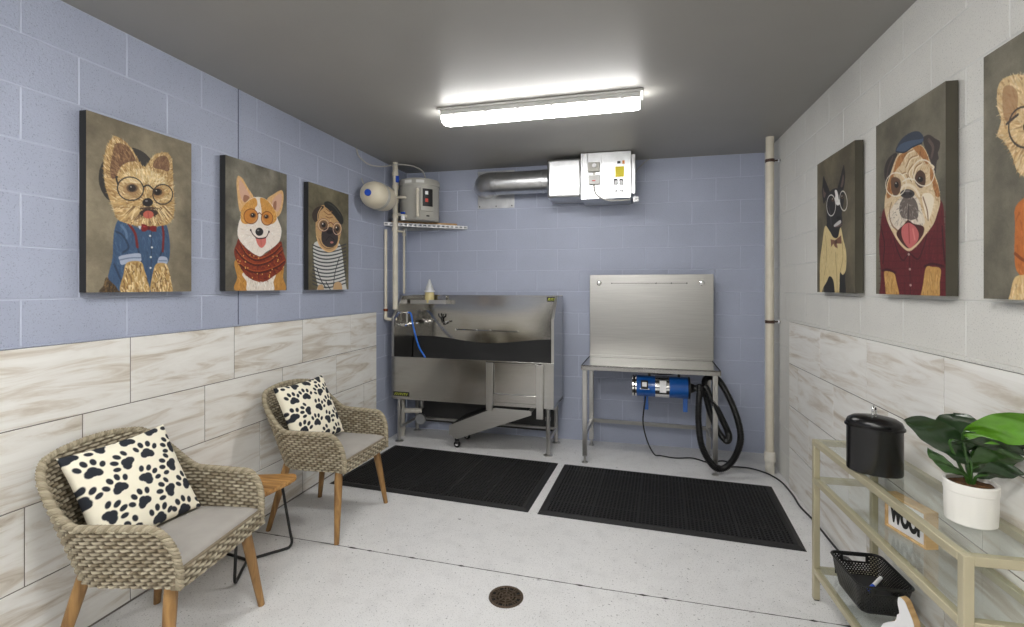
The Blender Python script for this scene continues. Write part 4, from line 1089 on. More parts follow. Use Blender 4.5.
    def fur(s, P, n, ln, cols, w_=2., center=None, ang=None, alpha=.8, spread=.4, inward=False):
        """short brush strokes inside outline P, fanning from center or at angle ang"""
        A = np.array(P); x0, y0 = A.min(0); x1, y1 = A.max(0); r = s.rng; k = 0; tries = 0
        while k < n and tries < n*8:
            tries += 1; x = r.uniform(x0, x1); y = r.uniform(y0, y1); ins = False
            for i in range(len(P)):
                xa, ya = P[i]; xb, yb = P[(i+1) % len(P)]
                if (ya > y) != (yb > y) and x < (xb-xa)*(y-ya)/(yb-ya)+xa: ins = not ins
            if not ins: continue
            a = (math.atan2(y-center[1], x-center[0]) if center else ang)+r.gauss(0, spread); l = ln*r.uniform(.45, 1.0)
            ex, ey = x+math.cos(a)*l*.6, y+math.sin(a)*l*.6; i2 = False
            for i in range(len(P)):
                xa, ya = P[i]; xb, yb = P[(i+1) % len(P)]
                if (ya > ey) != (yb > ey) and ex < (xb-xa)*(ey-ya)/(yb-ya)+xa: i2 = not i2
            if not i2: l *= .35
            col = np.array(r.choice(cols))*r.uniform(.88, 1.1); s.seg((x, y), (x+math.cos(a)*l, y+math.sin(a)*l), w_, .4, np.clip(col, 0, 255), alpha); k += 1
    def shade(s, P, f, alpha=.5):
        """brush a darker or lighter paint tone over an outline"""
        s.poly(P, [30, 26, 24] if f < 0 else [250, 240, 225], alpha)
    def finish(s, label, side_col, cat='painting'):
        r = np.random.RandomState(3); s.img += r.normal(0, 2.2, s.img.shape[:2])[..., None]
        I = np.clip(s.img, 0, 255)/255; I = np.where(I <= .04045, I/12.92, ((I+.055)/1.055)**2.4)*PAINT
        I = I[np.clip(np.arange(s.ny+1), 0, s.ny-1)][:, np.clip(np.arange(s.nx+1), 0, s.nx-1)]
        sg = 1 if s.wx < 0 else -1; TH = .038
        t_ = thing('dog_portrait', label, cat, (s.wx-sg*TH-sg*.002, s.y0+s.yd*s.W/2, s.zt-s.H), 0, 'dog portraits')
        ox, oy, oz = t_.location
        mb = MB()
        for j in range(s.ny+1):
            z = s.zt-s.H*j/s.ny-oz
            for i in range(s.nx+1): mb.v.append((s.wx-ox, s.y0+s.yd*s.W*i/s.nx-oy, z))
        fl = (s.yd*sg) > 0
        for j in range(s.ny):
            for i in range(s.nx):
                a = j*(s.nx+1)+i; q = (a, a+s.nx+1, a+s.nx+2, a+1); mb.f.append(q if fl else tuple(reversed(q)))
        mb.m = [0]*len(mb.f)
        c4 = np.concatenate([I.reshape(-1, 3), np.ones((I.shape[0]*I.shape[1], 1))], 1)
        mb.build('painted_canvas', M['canvas'], t_, smooth=0, vcol=c4)
        a, b = sorted((s.y0-oy, s.y0+s.yd*s.W-oy)); x0, x1 = sorted((s.wx-ox-sg*.0005, s.wx-ox-sg*TH))
        MB().box(x0, x1, a, b, 0, s.H).build('stretcher_frame', side_col, t_, smooth=0)
PAINT = 1.0
M['canvas'] = mat('painted_canvas', (120, 120, 120), rough=.7, attr='tint', bump=.04, bscale=400)
M['side_dark'] = mat('dark_canvas_edge', (38, 38, 38), rough=.7)
M['side_olive'] = mat('olive_canvas_edge', (74, 70, 58), rough=.75, var=.12, vscale=9)
WXL, WXR = -2.218, 1.088; ZT_, HH = 2.203, .766

# --- terrier in blue shirt
c = Canvas(WXL, 1.577, 1, .506, HH, ZT_)
A = lambda p: c.px(p, 80, 130, 6.267); Bq = lambda p: c.px(p, 80, 210, 6.967)
c.bg((100, 92, 76), (146, 136, 114), 2)
c.ell((300, 300), 182, 190, A, (48, 46, 44)); c.ell((330, 210), 110, 90, A, (66, 62, 58), alpha=.6)
bl = Bq([(190, 470), (270, 530), (290, 575), (140, 575), (165, 530)]); c.poly(bl, (70, 55, 38)); c.fur(bl, 60, 12, [(120, 95, 60), (50, 38, 26)], ang=PI*.6)
sh = Bq([(270, 72), (240, 150), (232, 250), (228, 340), (205, 430), (200, 480), (250, 530), (300, 575), (510, 575), (530, 480), (520, 400), (612, 372), (628, 250), (612, 130), (590, 105), (520, 125), (430, 135), (340, 90)])
c.poly(sh, (58, 82, 112)); c.fur(sh, 420, 16, [(72, 98, 130), (48, 68, 94), (62, 88, 118), (88, 112, 142)], 3, ang=PI*.45, alpha=.35)
for P_ in ([(250, 150), (300, 180), (340, 260), (300, 300)], [(405, 270), (430, 380), (440, 500)], [(590, 150), (580, 260), (560, 320)], [(240, 380), (270, 450), (300, 520)]): c.line(Bq(P_), 4, (36, 52, 76), .6)
c.line(Bq([(500, 130), (498, 300), (495, 560)]), 2, (38, 54, 78), .8); c.line(Bq([(290, 110), (320, 150), (330, 200)]), 5, (96, 120, 150), .5)
for P_ in ([(275, 325), (350, 308), (418, 304), (428, 335), (422, 360), (350, 368), (292, 384), (278, 355)], [(556, 328), (606, 333), (606, 376), (545, 376)]): c.poly(Bq(P_), (160, 170, 190)); 
c.line(Bq([(280, 350), (350, 336), (424, 334)]), 2, (100, 112, 135)); c.line(Bq([(552, 355), (606, 356)]), 2, (100, 112, 135))
for P_ in ([(330, 368), (425, 362), (450, 420), (468, 480), (478, 580), (290, 580), (305, 450)], [(535, 376), (602, 378), (622, 430), (636, 500), (638, 580), (500, 580), (508, 450)]):
    q = Bq(P_); c.poly(q, (178, 146, 92)); c.fur(q, 170, 17, [(222, 196, 146), (190, 156, 100), (110, 80, 46), (240, 220, 176), (140, 106, 62)], 3, ang=PI*.45, spread=.35)
c.line(Bq([(340, 96), (385, 165), (402, 260)]), 5, (112, 34, 32)); c.line(Bq([(577, 115), (583, 180), (578, 290)]), 4.5, (112, 34, 32))
c.poly(Bq([(395, 95), (435, 98), (420, 140)]), (186, 196, 212))
hd = A([(215, 42), (175, 100), (152, 180), (150, 260), (160, 350), (185, 430), (212, 500), (235, 560), (300, 588), (400, 606), (500, 603), (560, 585), (590, 530), (592, 450), (588, 380), (584, 290), (578, 190), (555, 150), (520, 142), (465, 160), (425, 215), (400, 232), (372, 200), (330, 125), (275, 68)])
c.poly(hd, (176, 144, 96)); cc_ = A([(425, 440)])[0]
c.fur(hd, 1500, 16, [(214, 186, 136), (180, 146, 94), (134, 100, 62), (232, 212, 170), (196, 162, 110)], 2.4, center=cc_, alpha=.75, spread=.35)
e1 = A([(222, 92), (260, 88), (305, 110), (350, 190), (300, 205), (255, 235), (225, 300), (200, 300), (190, 240), (205, 160)]); c.poly(e1, (112, 82, 60)); c.fur(e1, 160, 12, [(96, 68, 50), (140, 106, 78), (176, 140, 98)], 2, center=cc_, alpha=.6)
e2 = A([(490, 172), (540, 165), (562, 215), (555, 260), (515, 250), (465, 238), (462, 205)]); c.poly(e2, (122, 90, 68)); c.fur(e2, 90, 10, [(104, 76, 56), (150, 116, 84)], 2, center=cc_, alpha=.6)
br = A([(270, 290), (340, 250), (430, 250), (520, 300), (560, 350), (430, 340), (330, 330), (250, 340)]); c.fur(br, 330, 15, [(236, 218, 178), (220, 196, 148), (204, 174, 120)], 2.6, center=A([(420, 400)])[0], alpha=.8)
for cx_, cy_, rx, ry in ((322, 372, 52, 40), (492, 392, 40, 36)): c.ell((cx_, cy_), rx, ry, A, (150, 112, 72), alpha=.7)
for cx_, cy_, r0 in ((328, 366, 24), (487, 390, 21)): c.ell((cx_, cy_), r0*1.5, r0*1.1, A, (70, 50, 34), alpha=.8); c.ell((cx_, cy_), r0, r0*.9, A, (26, 20, 18)); c.ell((cx_-7, cy_-8), 4, 4, A, (190, 185, 175))
mz = A([(350, 480), (420, 430), (500, 470), (560, 520), (540, 580), (430, 598), (330, 570)]); c.fur(mz, 240, 18, [(228, 206, 160), (160, 124, 80), (92, 70, 52), (200, 170, 120)], 2.6, center=cc_, alpha=.8)
c.ell((432, 518), 82, 34, A, (70, 54, 44)); c.fur(A([(350, 490), (510, 490), (520, 540), (430, 560), (345, 540)]), 70, 12, [(96, 76, 58), (54, 42, 36), (130, 104, 76)], 2, center=cc_, alpha=.7)
for k in range(90):
    a = PI*(.08+.84*k/89); p0 = (430+math.cos(a)*c.rng.uniform(70, 110), 470+math.sin(a)*c.rng.uniform(30, 60)); ln = c.rng.uniform(40, 80)
    c.seg(A([p0])[0], A([(p0[0]+math.cos(a)*ln*.9, p0[1]+ln*.9)])[0], 2.8, .6, c.rng.choice([(236, 216, 172), (206, 174, 120), (150, 116, 74), (222, 198, 150), (110, 82, 54)]), .85)
c.ell((432, 522), 58, 24, A, (58, 44, 38)); c.ell((430, 532), 33, 25, A, (186, 94, 78)); c.line(A([(428, 515), (430, 552)]), 1.5, (150, 66, 58))
c.ell((426, 455), 33, 27, A, (34, 30, 32)); c.ell((418, 446), 9, 6, A, (120, 116, 118))
for P_ in ([(345, 500), (325, 560)], [(520, 500), (555, 560)], [(400, 560), (390, 600)], [(460, 560), (470, 598)]): c.line(A(P_), 3, (226, 204, 158))
c.ell((318, 370), 82, 73, A, (44, 40, 40), rot=.25, outline=2.3); c.ell((520, 405), 62, 62, A, (44, 40, 40), rot=.2, outline=2.3)
c.ell((318, 370), 78, 69, A, (236, 226, 205), rot=.25, alpha=.10); c.line(A([(400, 358), (428, 348), (460, 372)]), 3, (44, 40, 40)); c.line(A([(240, 345), (228, 300), (236, 296)]), 3, (44, 40, 40))
c.poly(Bq([(428, 98), (455, 102), (480, 118), (505, 112), (535, 116), (533, 152), (505, 152), (480, 136), (455, 152), (430, 150)]), (116, 26, 28), smooth=False); c.ell((480, 128), 9, 15, Bq, (88, 18, 22)); c.ell((450, 118), 10, 5, Bq, (160, 52, 50))
for p in ((490, 182), (503, 262), (495, 330), (493, 405)): c.ell(p, 7, 7, Bq, (214, 214, 212))
c.finish('canvas portrait of a long haired terrier in glasses and blue shirt', M['side_dark'])

# --- corgi with orange lenses and bandana
c = Canvas(WXL, 2.303, 1, .506, HH, ZT_)
A = lambda p: c.px(p, 220, 160, 9.643); D_ = lambda p: c.px(p, 220, 220, 8.357)
c.bg((88, 84, 74), (134, 130, 116), 5)
bd = D_([(135, 330), (145, 480), (150, 600), (530, 600), (528, 480), (520, 380), (350, 330)]); c.poly(bd, (184, 132, 62)); c.fur(bd, 260, 16, [(206, 156, 84), (160, 108, 46), (190, 140, 70)], 3, ang=PI/2, alpha=.6)
q = D_([(200, 440), (225, 520), (240, 600), (440, 600), (448, 520), (452, 440)]); c.poly(q, (226, 216, 204)); c.fur(q, 160, 14, [(242, 236, 228), (206, 194, 178)], 3, ang=PI/2, alpha=.6)
for P_ in ([(172, 158), (200, 165), (225, 190), (270, 270), (328, 365), (290, 420), (230, 480), (196, 500), (178, 430), (168, 330), (160, 230)], [(590, 293), (612, 325), (612, 400), (592, 500), (550, 550), (520, 470), (455, 385), (520, 330)]):
    q = A(P_); c.poly(q, (214, 172, 120)); c.fur(q, 80, 10, [(232, 200, 154), (196, 146, 88)], 2, ang=-PI/2, alpha=.6)
for P_ in ([(190, 195), (225, 230), (270, 310), (290, 360), (240, 410), (205, 370), (188, 290)], [(580, 325), (596, 350), (590, 430), (560, 500), (520, 470), (500, 420), (530, 360)]): c.poly(A(P_), (208, 166, 142))
c.poly(A([(235, 340), (275, 350), (285, 370), (245, 410), (225, 390)]), (132, 84, 62), .7); c.poly(A([(520, 410), (545, 400), (540, 480), (515, 460)]), (132, 84, 62), .7)
hp_ = A([(330, 362), (400, 362), (455, 388), (505, 440), (545, 540)])+D_([(490, 10), (512, 70), (512, 130), (490, 190), (440, 235), (385, 270), (335, 305), (270, 275), (200, 215), (155, 150), (148, 90), (160, 20)])+A([(200, 560), (210, 480), (265, 400)])
c.poly(hp_, (232, 222, 212)); c.fur(hp_, 420, 12, [(246, 240, 234), (222, 208, 194), (236, 226, 216)], 2.4, center=D_([(330, 90)])[0], alpha=.6)
q1 = A([(325, 368), (352, 380), (362, 430), (340, 470), (360, 540), (320, 600), (250, 620), (205, 590), (205, 500), (225, 450), (270, 400)]); q2 = A([(395, 365), (455, 390), (500, 440), (540, 520), (545, 580), (500, 620), (440, 600), (405, 540), (400, 460), (388, 400)])
for q in (q1, q2): c.poly(q, (206, 150, 74)); c.fur(q, 190, 12, [(222, 172, 96), (186, 126, 52), (214, 162, 88)], 2.4, center=D_([(330, 90)])[0], alpha=.6)
c.ell((300, 545), 68, 72, A, (196, 122, 48), alpha=.75); c.ell((455, 565), 56, 66, A, (196, 122, 48), alpha=.75)
for p, r0 in (((318, 535), 24), ((448, 548), 20)): c.ell(p, r0+8, r0+2, A, (120, 70, 34), alpha=.8); c.ell(p, r0*.8, r0*.8, A, (32, 22, 18)); c.ell((p[0]-5, p[1]-6), 5, 5, A, (225, 215, 200))
c.ell((300, 545), 68, 72, A, (120, 66, 30), outline=2.2); c.ell((455, 565), 56, 66, A, (120, 66, 30), outline=2.2); c.line(A([(362, 525), (382, 512), (402, 530)]), 2.5, (120, 66, 30))
c.line(D_([(258, 82), (275, 120), (305, 148), (335, 155), (385, 145), (410, 100)]), 2.6, (74, 46, 42)); c.ell((258, 86), 7, 10, D_, (60, 44, 42)); c.ell((410, 100), 7, 10, D_, (60, 44, 42))
c.poly(D_([(303, 153), (340, 160), (382, 152), (384, 195), (365, 225), (345, 234), (322, 215), (308, 185)]), (208, 116, 106)); c.line(D_([(343, 165), (346, 215)]), 1.6, (172, 82, 78)); c.line(D_([(300, 152), (340, 158), (384, 150)]), 2.4, (60, 34, 34))
c.ell((330, 100), 33, 34, D_, (34, 32, 34)); c.ell((320, 88), 10, 7, D_, (130, 128, 128))
bn = D_([(155, 158), (175, 190), (215, 235), (260, 270), (300, 295), (335, 306), (385, 285), (450, 230), (508, 180), (522, 225), (535, 290), (552, 340), (535, 385), (505, 430), (450, 470), (385, 512), (320, 515), (270, 500), (215, 460), (170, 395), (130, 320), (120, 255), (140, 200)])
c.poly(bn, (118, 42, 24)); c.fur(bn, 360, 22, [(150, 62, 28), (88, 28, 18), (134, 50, 26), (172, 84, 38)], 4, ang=.45, alpha=.5, spread=.5)
for P_ in ([(135, 250), (200, 330), (300, 380), (420, 350), (520, 260)], [(170, 200), (230, 300), (320, 340), (440, 290), (510, 220)], [(160, 370), (250, 430), (350, 440), (470, 400), (540, 350)]): c.line(D_(P_), 5, (66, 20, 14), .7); c.line(D_([(a, b-14) for a, b in P_]), 3, (176, 88, 40), .6)
for _ in range(46):
    a, b = c.rng.uniform(130, 545), c.rng.uniform(200, 500)
    if abs(a-335)/230+abs(b-370)/190 < 1 and b > 300-abs(a-335)*.55+12: c.ell((a, b), 4.5, 6, D_, (222, 172, 96))
c.finish('canvas portrait of a corgi in orange tinted glasses and rust bandana', M['side_dark'])

# --- pug in beret and striped shirt
c = Canvas(WXL, 3.034, 1, .506, HH, ZT_)
A = lambda p: c.px(p, 295, 170, 4.823)
c.bg((84, 78, 60), (128, 121, 98), 8)
q = A([(96, 350), (90, 420), (98, 500), (110, 560), (112, 600), (240, 600), (244, 540), (236, 470), (228, 400), (214, 356), (165, 345)]); c.poly(q, (206, 206, 202))
for k in range(12):
    y = 372+k*17; c.line(A([(86, y-10), (120, y+4), (160, y+8), (205, y), (246, y-14)]), 4.4, (58, 60, 64), .92)
for P_ in ([(215, 420), (195, 490), (185, 560)], [(105, 470), (125, 530), (150, 570)], [(150, 540), (175, 585)]): c.line(A(P_), 4, (40, 42, 46), .8)
for P_ in ([(92, 400), (70, 400), (84, 560), (106, 600)], [(240, 400), (262, 400), (262, 600), (244, 600)]): pass
for P_ in ([(112, 560), (135, 556), (140, 600), (112, 600)], [(190, 548), (222, 545), (226, 600), (188, 600)]): c.poly(A(P_), (196, 160, 118))
hd = A([(120, 178), (152, 172), (188, 205), (216, 240), (224, 290), (214, 340), (202, 378), (172, 396), (136, 382), (110, 345), (100, 290), (104, 225)])
c.poly(hd, (194, 156, 108)); c.fur(hd, 260, 9, [(216, 182, 134), (170, 130, 86), (204, 168, 120)], 2.2, center=A([(165, 290)])[0], alpha=.6)
c.poly(A([(84, 210), (100, 185), (126, 174), (140, 180), (118, 205), (112, 240), (98, 252), (86, 235)]), (58, 46, 40)); c.line(A([(128, 180), (112, 210), (110, 240)]), 3, (206, 170, 124))
c.poly(A([(142, 158), (158, 152), (178, 160), (206, 186), (228, 220), (234, 250), (224, 264), (206, 244), (186, 218), (160, 190), (144, 176)]), (40, 40, 38)); c.line(A([(160, 162), (190, 180), (220, 220)]), 4, (66, 66, 62), .7)
for P_ in ([(140, 200), (160, 215), (180, 212)], [(150, 188), (165, 200), (180, 200)], [(150, 225), (165, 232), (182, 228)]): c.line(A(P_), 2.6, (128, 88, 56))
c.poly(A([(130, 300), (150, 282), (170, 275), (192, 288), (208, 320), (202, 355), (180, 372), (152, 370), (130, 345)]), (58, 50, 50)); c.line(A([(150, 340), (168, 322), (190, 338)]), 3, (34, 30, 32)); c.ell((168, 300), 15, 9, A, (28, 26, 28)); c.ell((178, 350), 8, 5, A, (190, 120, 110))
c.line(A([(104, 320), (118, 362), (145, 388), (172, 394), (200, 374), (214, 335)]), 4, (222, 184, 132)); c.line(A([(116, 330), (130, 362), (158, 380), (188, 372)]), 2, (110, 76, 52))
for p, rx, ry in (((138, 266), 25, 29), ((204, 284), 20, 29)):
    c.ell(p, rx-5, ry-7, A, (86, 64, 52), alpha=.8); c.ell(p, rx*.42, ry*.4, A, (22, 18, 18)); c.ell((p[0]-4, p[1]-6), 3, 4, A, (230, 220, 210)); c.ell(p, rx, ry, A, (218, 196, 172), outline=2.6); c.ell((p[0], p[1]), rx+2, ry+2, A, (110, 52, 46), outline=1.4)
c.line(A([(162, 258), (174, 254), (186, 266)]), 3, (120, 56, 48))
c.finish('canvas portrait of a pug in black beret and striped shirt', M['side_dark'])

# --- bulldog in blue beret and red shirt
c = Canvas(WXR, 2.576, -1, .512, HH, ZT_-.008)
A = lambda p: c.px(p, 870, 110, 6.968); D_ = lambda p: c.px(p, 870, 190, 5.453)
c.bg((84, 80, 68), (118, 113, 97), 11)
sh = D_([(76, 105), (60, 190), (50, 300), (56, 400), (62, 470), (52, 560), (50, 600), (432, 610), (434, 520), (428, 450), (416, 400), (412, 300), (406, 180), (390, 60), (300, 40), (150, 60)]); c.poly(sh, (92, 26, 32))
c.fur(sh, 420, 20, [(108, 34, 40), (76, 20, 26), (98, 30, 36)], 4, ang=PI/2, alpha=.4, spread=.25)
for k in range(9): c.line(D_([(60+k*44, 120), (58+k*44, 600)]), 2.2, (70, 18, 24), .35)
for k in range(12): c.line(D_([(50, 150+k*40), (430, 146+k*40)]), 2.2, (70, 18, 24), .35)
for P_ in ([(78, 450), (100, 445), (132, 456), (145, 500), (160, 600), (95, 600), (84, 520)], [(306, 425), (340, 420), (386, 432), (382, 500), (370, 610), (278, 610), (290, 520)]):
    q = D_(P_); c.poly(q, (184, 142, 80)); c.fur(q, 110, 14, [(206, 166, 104), (150, 108, 56), (196, 154, 92)], 3, ang=PI/2, alpha=.6)
for P_ in ([(66, 440), (100, 436), (140, 452)], [(296, 418), (340, 404), (404, 418)], [(60, 200), (80, 300), (70, 400)], [(395, 200), (400, 300), (410, 400)]): c.line(D_(P_), 4, (52, 12, 18), .8)
c.poly(A([(178, 300), (192, 330), (165, 395), (140, 470), (118, 500), (102, 468), (104, 400), (128, 340)]), (50, 44, 42)); c.line(A([(160, 330), (130, 400), (118, 470)]), 4, (78, 68, 62))
c.poly(A([(372, 200), (392, 178), (420, 176), (455, 200), (488, 222), (486, 270), (474, 300), (480, 340), (466, 362), (458, 440), (438, 430), (415, 350), (385, 270)]), (58, 50, 47)); c.line(A([(410, 210), (440, 260), (430, 330)]), 6, (92, 78, 70), .7)
hd = A([(185, 330), (225, 292), (290, 262), (350, 245), (385, 275), (410, 330), (440, 420), (470, 500), (488, 580)])+D_([(380, 20), (384, 70), (368, 130), (345, 190), (300, 250), (260, 300), (215, 335), (170, 305), (128, 240), (95, 170), (80, 100), (84, 30)])+A([(112, 590), (118, 520), (145, 440)])
c.poly(hd, (206, 184, 148)); c.fur(hd, 620, 13, [(224, 206, 174), (188, 160, 122), (214, 194, 160), (168, 132, 92)], 2.8, center=A([(260, 560)])[0], alpha=.55)
for P_ in ([(190, 340), (235, 300), (260, 300), (215, 380), (175, 430), (155, 470)], [(300, 262), (350, 248), (385, 285), (410, 350), (400, 380), (360, 330), (330, 300)], [(425, 400), (470, 520), (488, 600), (460, 600), (440, 520), (420, 470)], [(130, 500), (160, 440), (170, 520), (150, 600), (118, 610)]):
    q = A(P_); c.poly(q, (156, 100, 50), .8); c.fur(q, 60, 12, [(180, 122, 66), (130, 80, 40)], 2.6, ang=PI*.55, alpha=.6)
for P_ in ([(230, 340), (260, 300), (300, 280)], [(250, 400), (280, 340), (330, 320)], [(215, 450), (250, 440), (265, 480)], [(300, 460), (320, 400), (360, 370)], [(290, 500), (265, 440), (300, 380)]): c.line(A(P_), 2.6, (132, 96, 60), .7); c.line(A([(a+9, b+4) for a, b in P_]), 2.4, (236, 222, 196), .6)
c.poly(A([(150, 480), (185, 470), (215, 500), (210, 570), (175, 600), (150, 560)]), (96, 70, 52)); c.ell((186, 522), 15, 22, A, (24, 20, 20)); c.ell((182, 512), 4, 5, A, (200, 196, 186))
c.poly(A([(320, 450), (350, 420), (385, 450), (385, 520), (350, 545), (315, 500)]), (78, 54, 42)); c.ell((352, 484), 20, 20, A, (22, 18, 18)); c.ell((347, 476), 4, 5, A, (200, 196, 186))
mzz = D_([(150, 60), (185, 30), (230, 20), (268, 60), (285, 120), (300, 180), (262, 205), (205, 165), (160, 215), (110, 200), (100, 140), (125, 90)]); c.poly(mzz, (212, 200, 182))
c.poly(D_([(170, 60), (200, 35), (240, 45), (262, 90), (262, 150), (228, 165), (205, 160), (175, 150), (160, 110)]), (102, 92, 86)); c.fur(mzz, 160, 10, [(70, 62, 58), (228, 220, 206), (160, 150, 138)], 2, center=D_([(205, 60)])[0], alpha=.5)
c.poly(D_([(285, 30), (330, 20), (350, 60), (335, 130), (318, 165), (300, 120)]), (226, 214, 192)); c.line(D_([(290, 40), (312, 110), (318, 165)]), 3, (130, 104, 80)); c.line(D_([(118, 70), (106, 130), (120, 190), (150, 222)]), 3, (140, 112, 86))
c.ell((262, 585), 50, 32, A, (52, 46, 46)); c.ell((240, 588), 10, 8, A, (20, 18, 18)); c.ell((284, 586), 10, 8, A, (20, 18, 18)); c.ell((262, 566), 20, 7, A, (116, 108, 106))
c.line(A([(216, 560), (235, 530), (275, 525), (315, 550), (345, 600)]), 5, (222, 208, 184)); c.line(D_([(212, 90), (208, 165)]), 2.5, (52, 44, 42))
c.poly(D_([(150, 225), (185, 190), (208, 165), (240, 185), (292, 200), (290, 245), (262, 285), (215, 325), (172, 295), (148, 255)]), (72, 34, 32)); c.line(D_([(130, 215), (150, 265), (185, 310), (215, 325), (262, 292), (300, 240)]), 4, (214, 190, 152))
tg = D_([(176, 205), (208, 180), (245, 198), (266, 235), (262, 275), (238, 305), (216, 318), (190, 290), (174, 250)]); c.poly(tg, (190, 100, 98)); c.line(D_([(212, 190), (216, 290)]), 3, (150, 64, 66)); c.line(D_([(235, 215), (245, 270)]), 4, (216, 136, 132), .7)
c.poly(A([(180, 292), (196, 240), (225, 200), (262, 170), (310, 150), (350, 156), (376, 195), (360, 232), (300, 255), (240, 290)]), (50, 58, 72)); c.poly(A([(185, 288), (215, 240), (280, 215), (350, 205), (372, 200), (360, 232), (300, 255), (235, 296)]), (66, 82, 104)); c.line(A([(182, 292), (240, 296), (300, 258), (362, 232)]), 2.4, (36, 42, 54))
c.ell((182, 520), 72, 82, A, (222, 214, 196), rot=.15, outline=2); c.ell((374, 440), 74, 92, A, (222, 214, 196), rot=-.15, outline=2); c.line(A([(228, 500), (265, 480), (305, 486)]), 2.4, (222, 214, 196)); c.line(A([(430, 385), (446, 400), (438, 410)]), 3, (226, 214, 190))
c.line(D_([(130, 262), (150, 330), (180, 385), (214, 342)]), 2.6, (56, 14, 20)); c.line(D_([(214, 342), (262, 378), (290, 320), (310, 250)]), 2.6, (56, 14, 20)); c.line(D_([(216, 340), (222, 600)]), 2, (60, 16, 22))
for p in ((212, 352), (218, 433), (222, 520)): c.ell(p, 6, 7, D_, (176, 150, 140))
c.finish('canvas portrait of a bulldog with tongue out in dark red shirt', M['side_olive'])

# --- black dog with pricked ears in cream shirt
c = Canvas(WXR, 3.306, -1, .512, HH, ZT_-.008)
A = lambda p: c.px(p, 810, 160, 8.957); D_ = lambda p: c.px(p, 810, 130, 3.585)
c.bg((80, 74, 60), (116, 108, 88), 14)
c.poly(D_([(58, 500), (120, 480), (126, 540), (122, 600), (56, 600)]), (34, 33, 34)); c.poly(D_([(62, 330), (104, 330), (108, 400), (66, 400)]), (36, 35, 36))
q = D_([(54, 346), (70, 362), (84, 385), (100, 385), (110, 350), (120, 395), (130, 440), (129, 500), (118, 520), (108, 512), (106, 560), (104, 600), (92, 600), (84, 540), (70, 525), (60, 545), (46, 570), (40, 600), (36, 600), (36, 480), (44, 410)]); c.poly(q, (202, 182, 132)); c.fur(q, 160, 14, [(220, 204, 158), (178, 156, 108), (210, 190, 142)], 3, ang=PI/2, alpha=.5)
for P_ in ([(56, 380), (60, 450), (52, 520)], [(116, 400), (118, 460), (108, 510)], [(92, 440), (96, 520), (98, 580)]): c.line(D_(P_), 2.4, (136, 116, 76), .8)
for P_ in ([(120, 150), (135, 175), (172, 270), (178, 300), (160, 330), (125, 392), (116, 350), (110, 270)], [(300, 52), (310, 80), (316, 150), (304, 250), (285, 275), (250, 255), (262, 200)]): c.poly(A(P_), (33, 31, 32))
c.poly(A([(118, 250), (130, 285), (145, 300), (130, 340), (120, 320)]), (92, 76, 72)); c.poly(A([(298, 130), (304, 180), (292, 240), (276, 240), (284, 190)]), (92, 76, 72))
c.poly(A([(165, 305), (190, 275), (222, 256), (262, 258), (295, 275), (308, 320), (300, 400), (285, 480), (290, 540), (285, 590), (240, 610), (215, 625), (170, 615), (152, 560), (150, 470), (145, 380), (150, 335)]), (37, 36, 38))
c.poly(A([(222, 275), (240, 272), (252, 310), (258, 350), (272, 395), (240, 405), (222, 360), (228, 320)]), (216, 214, 210)); c.poly(A([(214, 588), (240, 560), (272, 540), (280, 560), (262, 580), (225, 600)]), (188, 186, 184)); c.ell((256, 520), 20, 16, A, (18, 17, 18)); c.line(A([(228, 600), (262, 590), (284, 575)]), 2, (120, 96, 92))
for p in ((205, 355), (290, 330)): c.ell(p, 12, 18, A, (96, 74, 52)); c.ell(p, 7, 11, A, (16, 14, 14)); c.ell((p[0]-3, p[1]-5), 3, 4, A, (220, 220, 214))
c.line(A([(170, 420), (185, 500), (190, 580)]), 5, (66, 64, 66), .7)
c.ell((190, 408), 40, 94, A, (208, 206, 200), outline=2.4); c.ell((300, 368), 33, 88, A, (208, 204, 194), rot=-.08, outline=2.4); c.line(A([(228, 380), (245, 372), (268, 360)]), 2.4, (208, 206, 200))
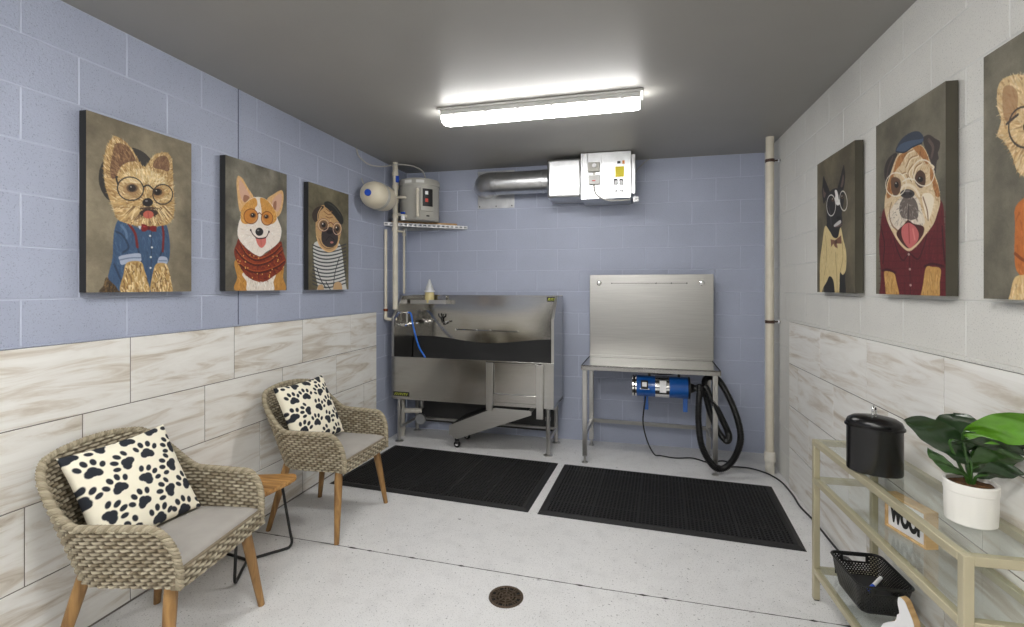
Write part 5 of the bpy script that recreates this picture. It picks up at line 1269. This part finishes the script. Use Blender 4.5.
c.poly(D_([(74, 392), (90, 396), (112, 378), (114, 408), (96, 408), (100, 425), (90, 420), (84, 408), (76, 420)]), (116, 80, 62), smooth=False); c.ell((93, 402), 5, 8, D_, (84, 54, 42))
c.finish('canvas portrait of a black dog with pointed ears and pale glasses', M['side_olive'])

# --- cream dog in an orange jumper, mostly beyond the picture edge
c = Canvas(WXR, 1.870, -1, .512, HH, ZT_-.012)
A = lambda p: c.px(p, 970, 20, 2.16)
c.bg((92, 88, 76), (128, 123, 107), 17)
q = A([(105, 395), (98, 450), (98, 530), (110, 560), (100, 620), (300, 660), (300, 420), (190, 360)]); c.poly(q, (178, 102, 46)); c.fur(q, 260, 14, [(196, 120, 60), (150, 82, 36), (184, 108, 52)], 3, ang=PI/2, alpha=.5)
c.line(A([(98, 505), (118, 520), (150, 525)]), 4, (126, 66, 30))
for P_ in ([(96, 560), (110, 552), (130, 560), (128, 640), (84, 620), (88, 590)], [(180, 570), (215, 570), (225, 660), (170, 650)]):
    q = A(P_); c.poly(q, (206, 176, 124)); c.fur(q, 90, 14, [(226, 202, 156), (180, 146, 98)], 3, ang=PI/2)
q = A([(60, 150), (72, 128), (100, 118), (130, 120), (190, 100), (240, 120), (262, 200), (240, 300), (190, 350), (140, 345), (105, 330), (92, 295), (74, 262), (60, 250), (68, 215), (60, 190)]); c.poly(q, (204, 176, 130)); c.fur(q, 800, 17, [(226, 204, 164), (186, 154, 108), (214, 190, 146), (160, 124, 82)], 2.8, center=A([(150, 230)])[0], alpha=.7)
c.poly(A([(72, 150), (88, 142), (104, 160), (100, 205), (84, 225), (72, 200)]), (150, 112, 78), .7)
c.ell((118, 232), 34, 44, A, (60, 52, 46), outline=2.4); c.ell((190, 240), 30, 40, A, (60, 52, 46), outline=2.4); c.line(A([(80, 225), (95, 212), (104, 205)]), 3.4, (60, 52, 46)); c.ell((124, 232), 9, 11, A, (26, 20, 20)); c.ell((186, 238), 9, 11, A, (26, 20, 20)); c.ell((152, 278), 14, 11, A, (30, 26, 28)); c.line(A([(135, 300), (152, 312), (172, 302)]), 2.6, (80, 54, 48))
c.finish('canvas portrait of a cream dog in orange jumper, cut by the right edge', M['side_olive'])
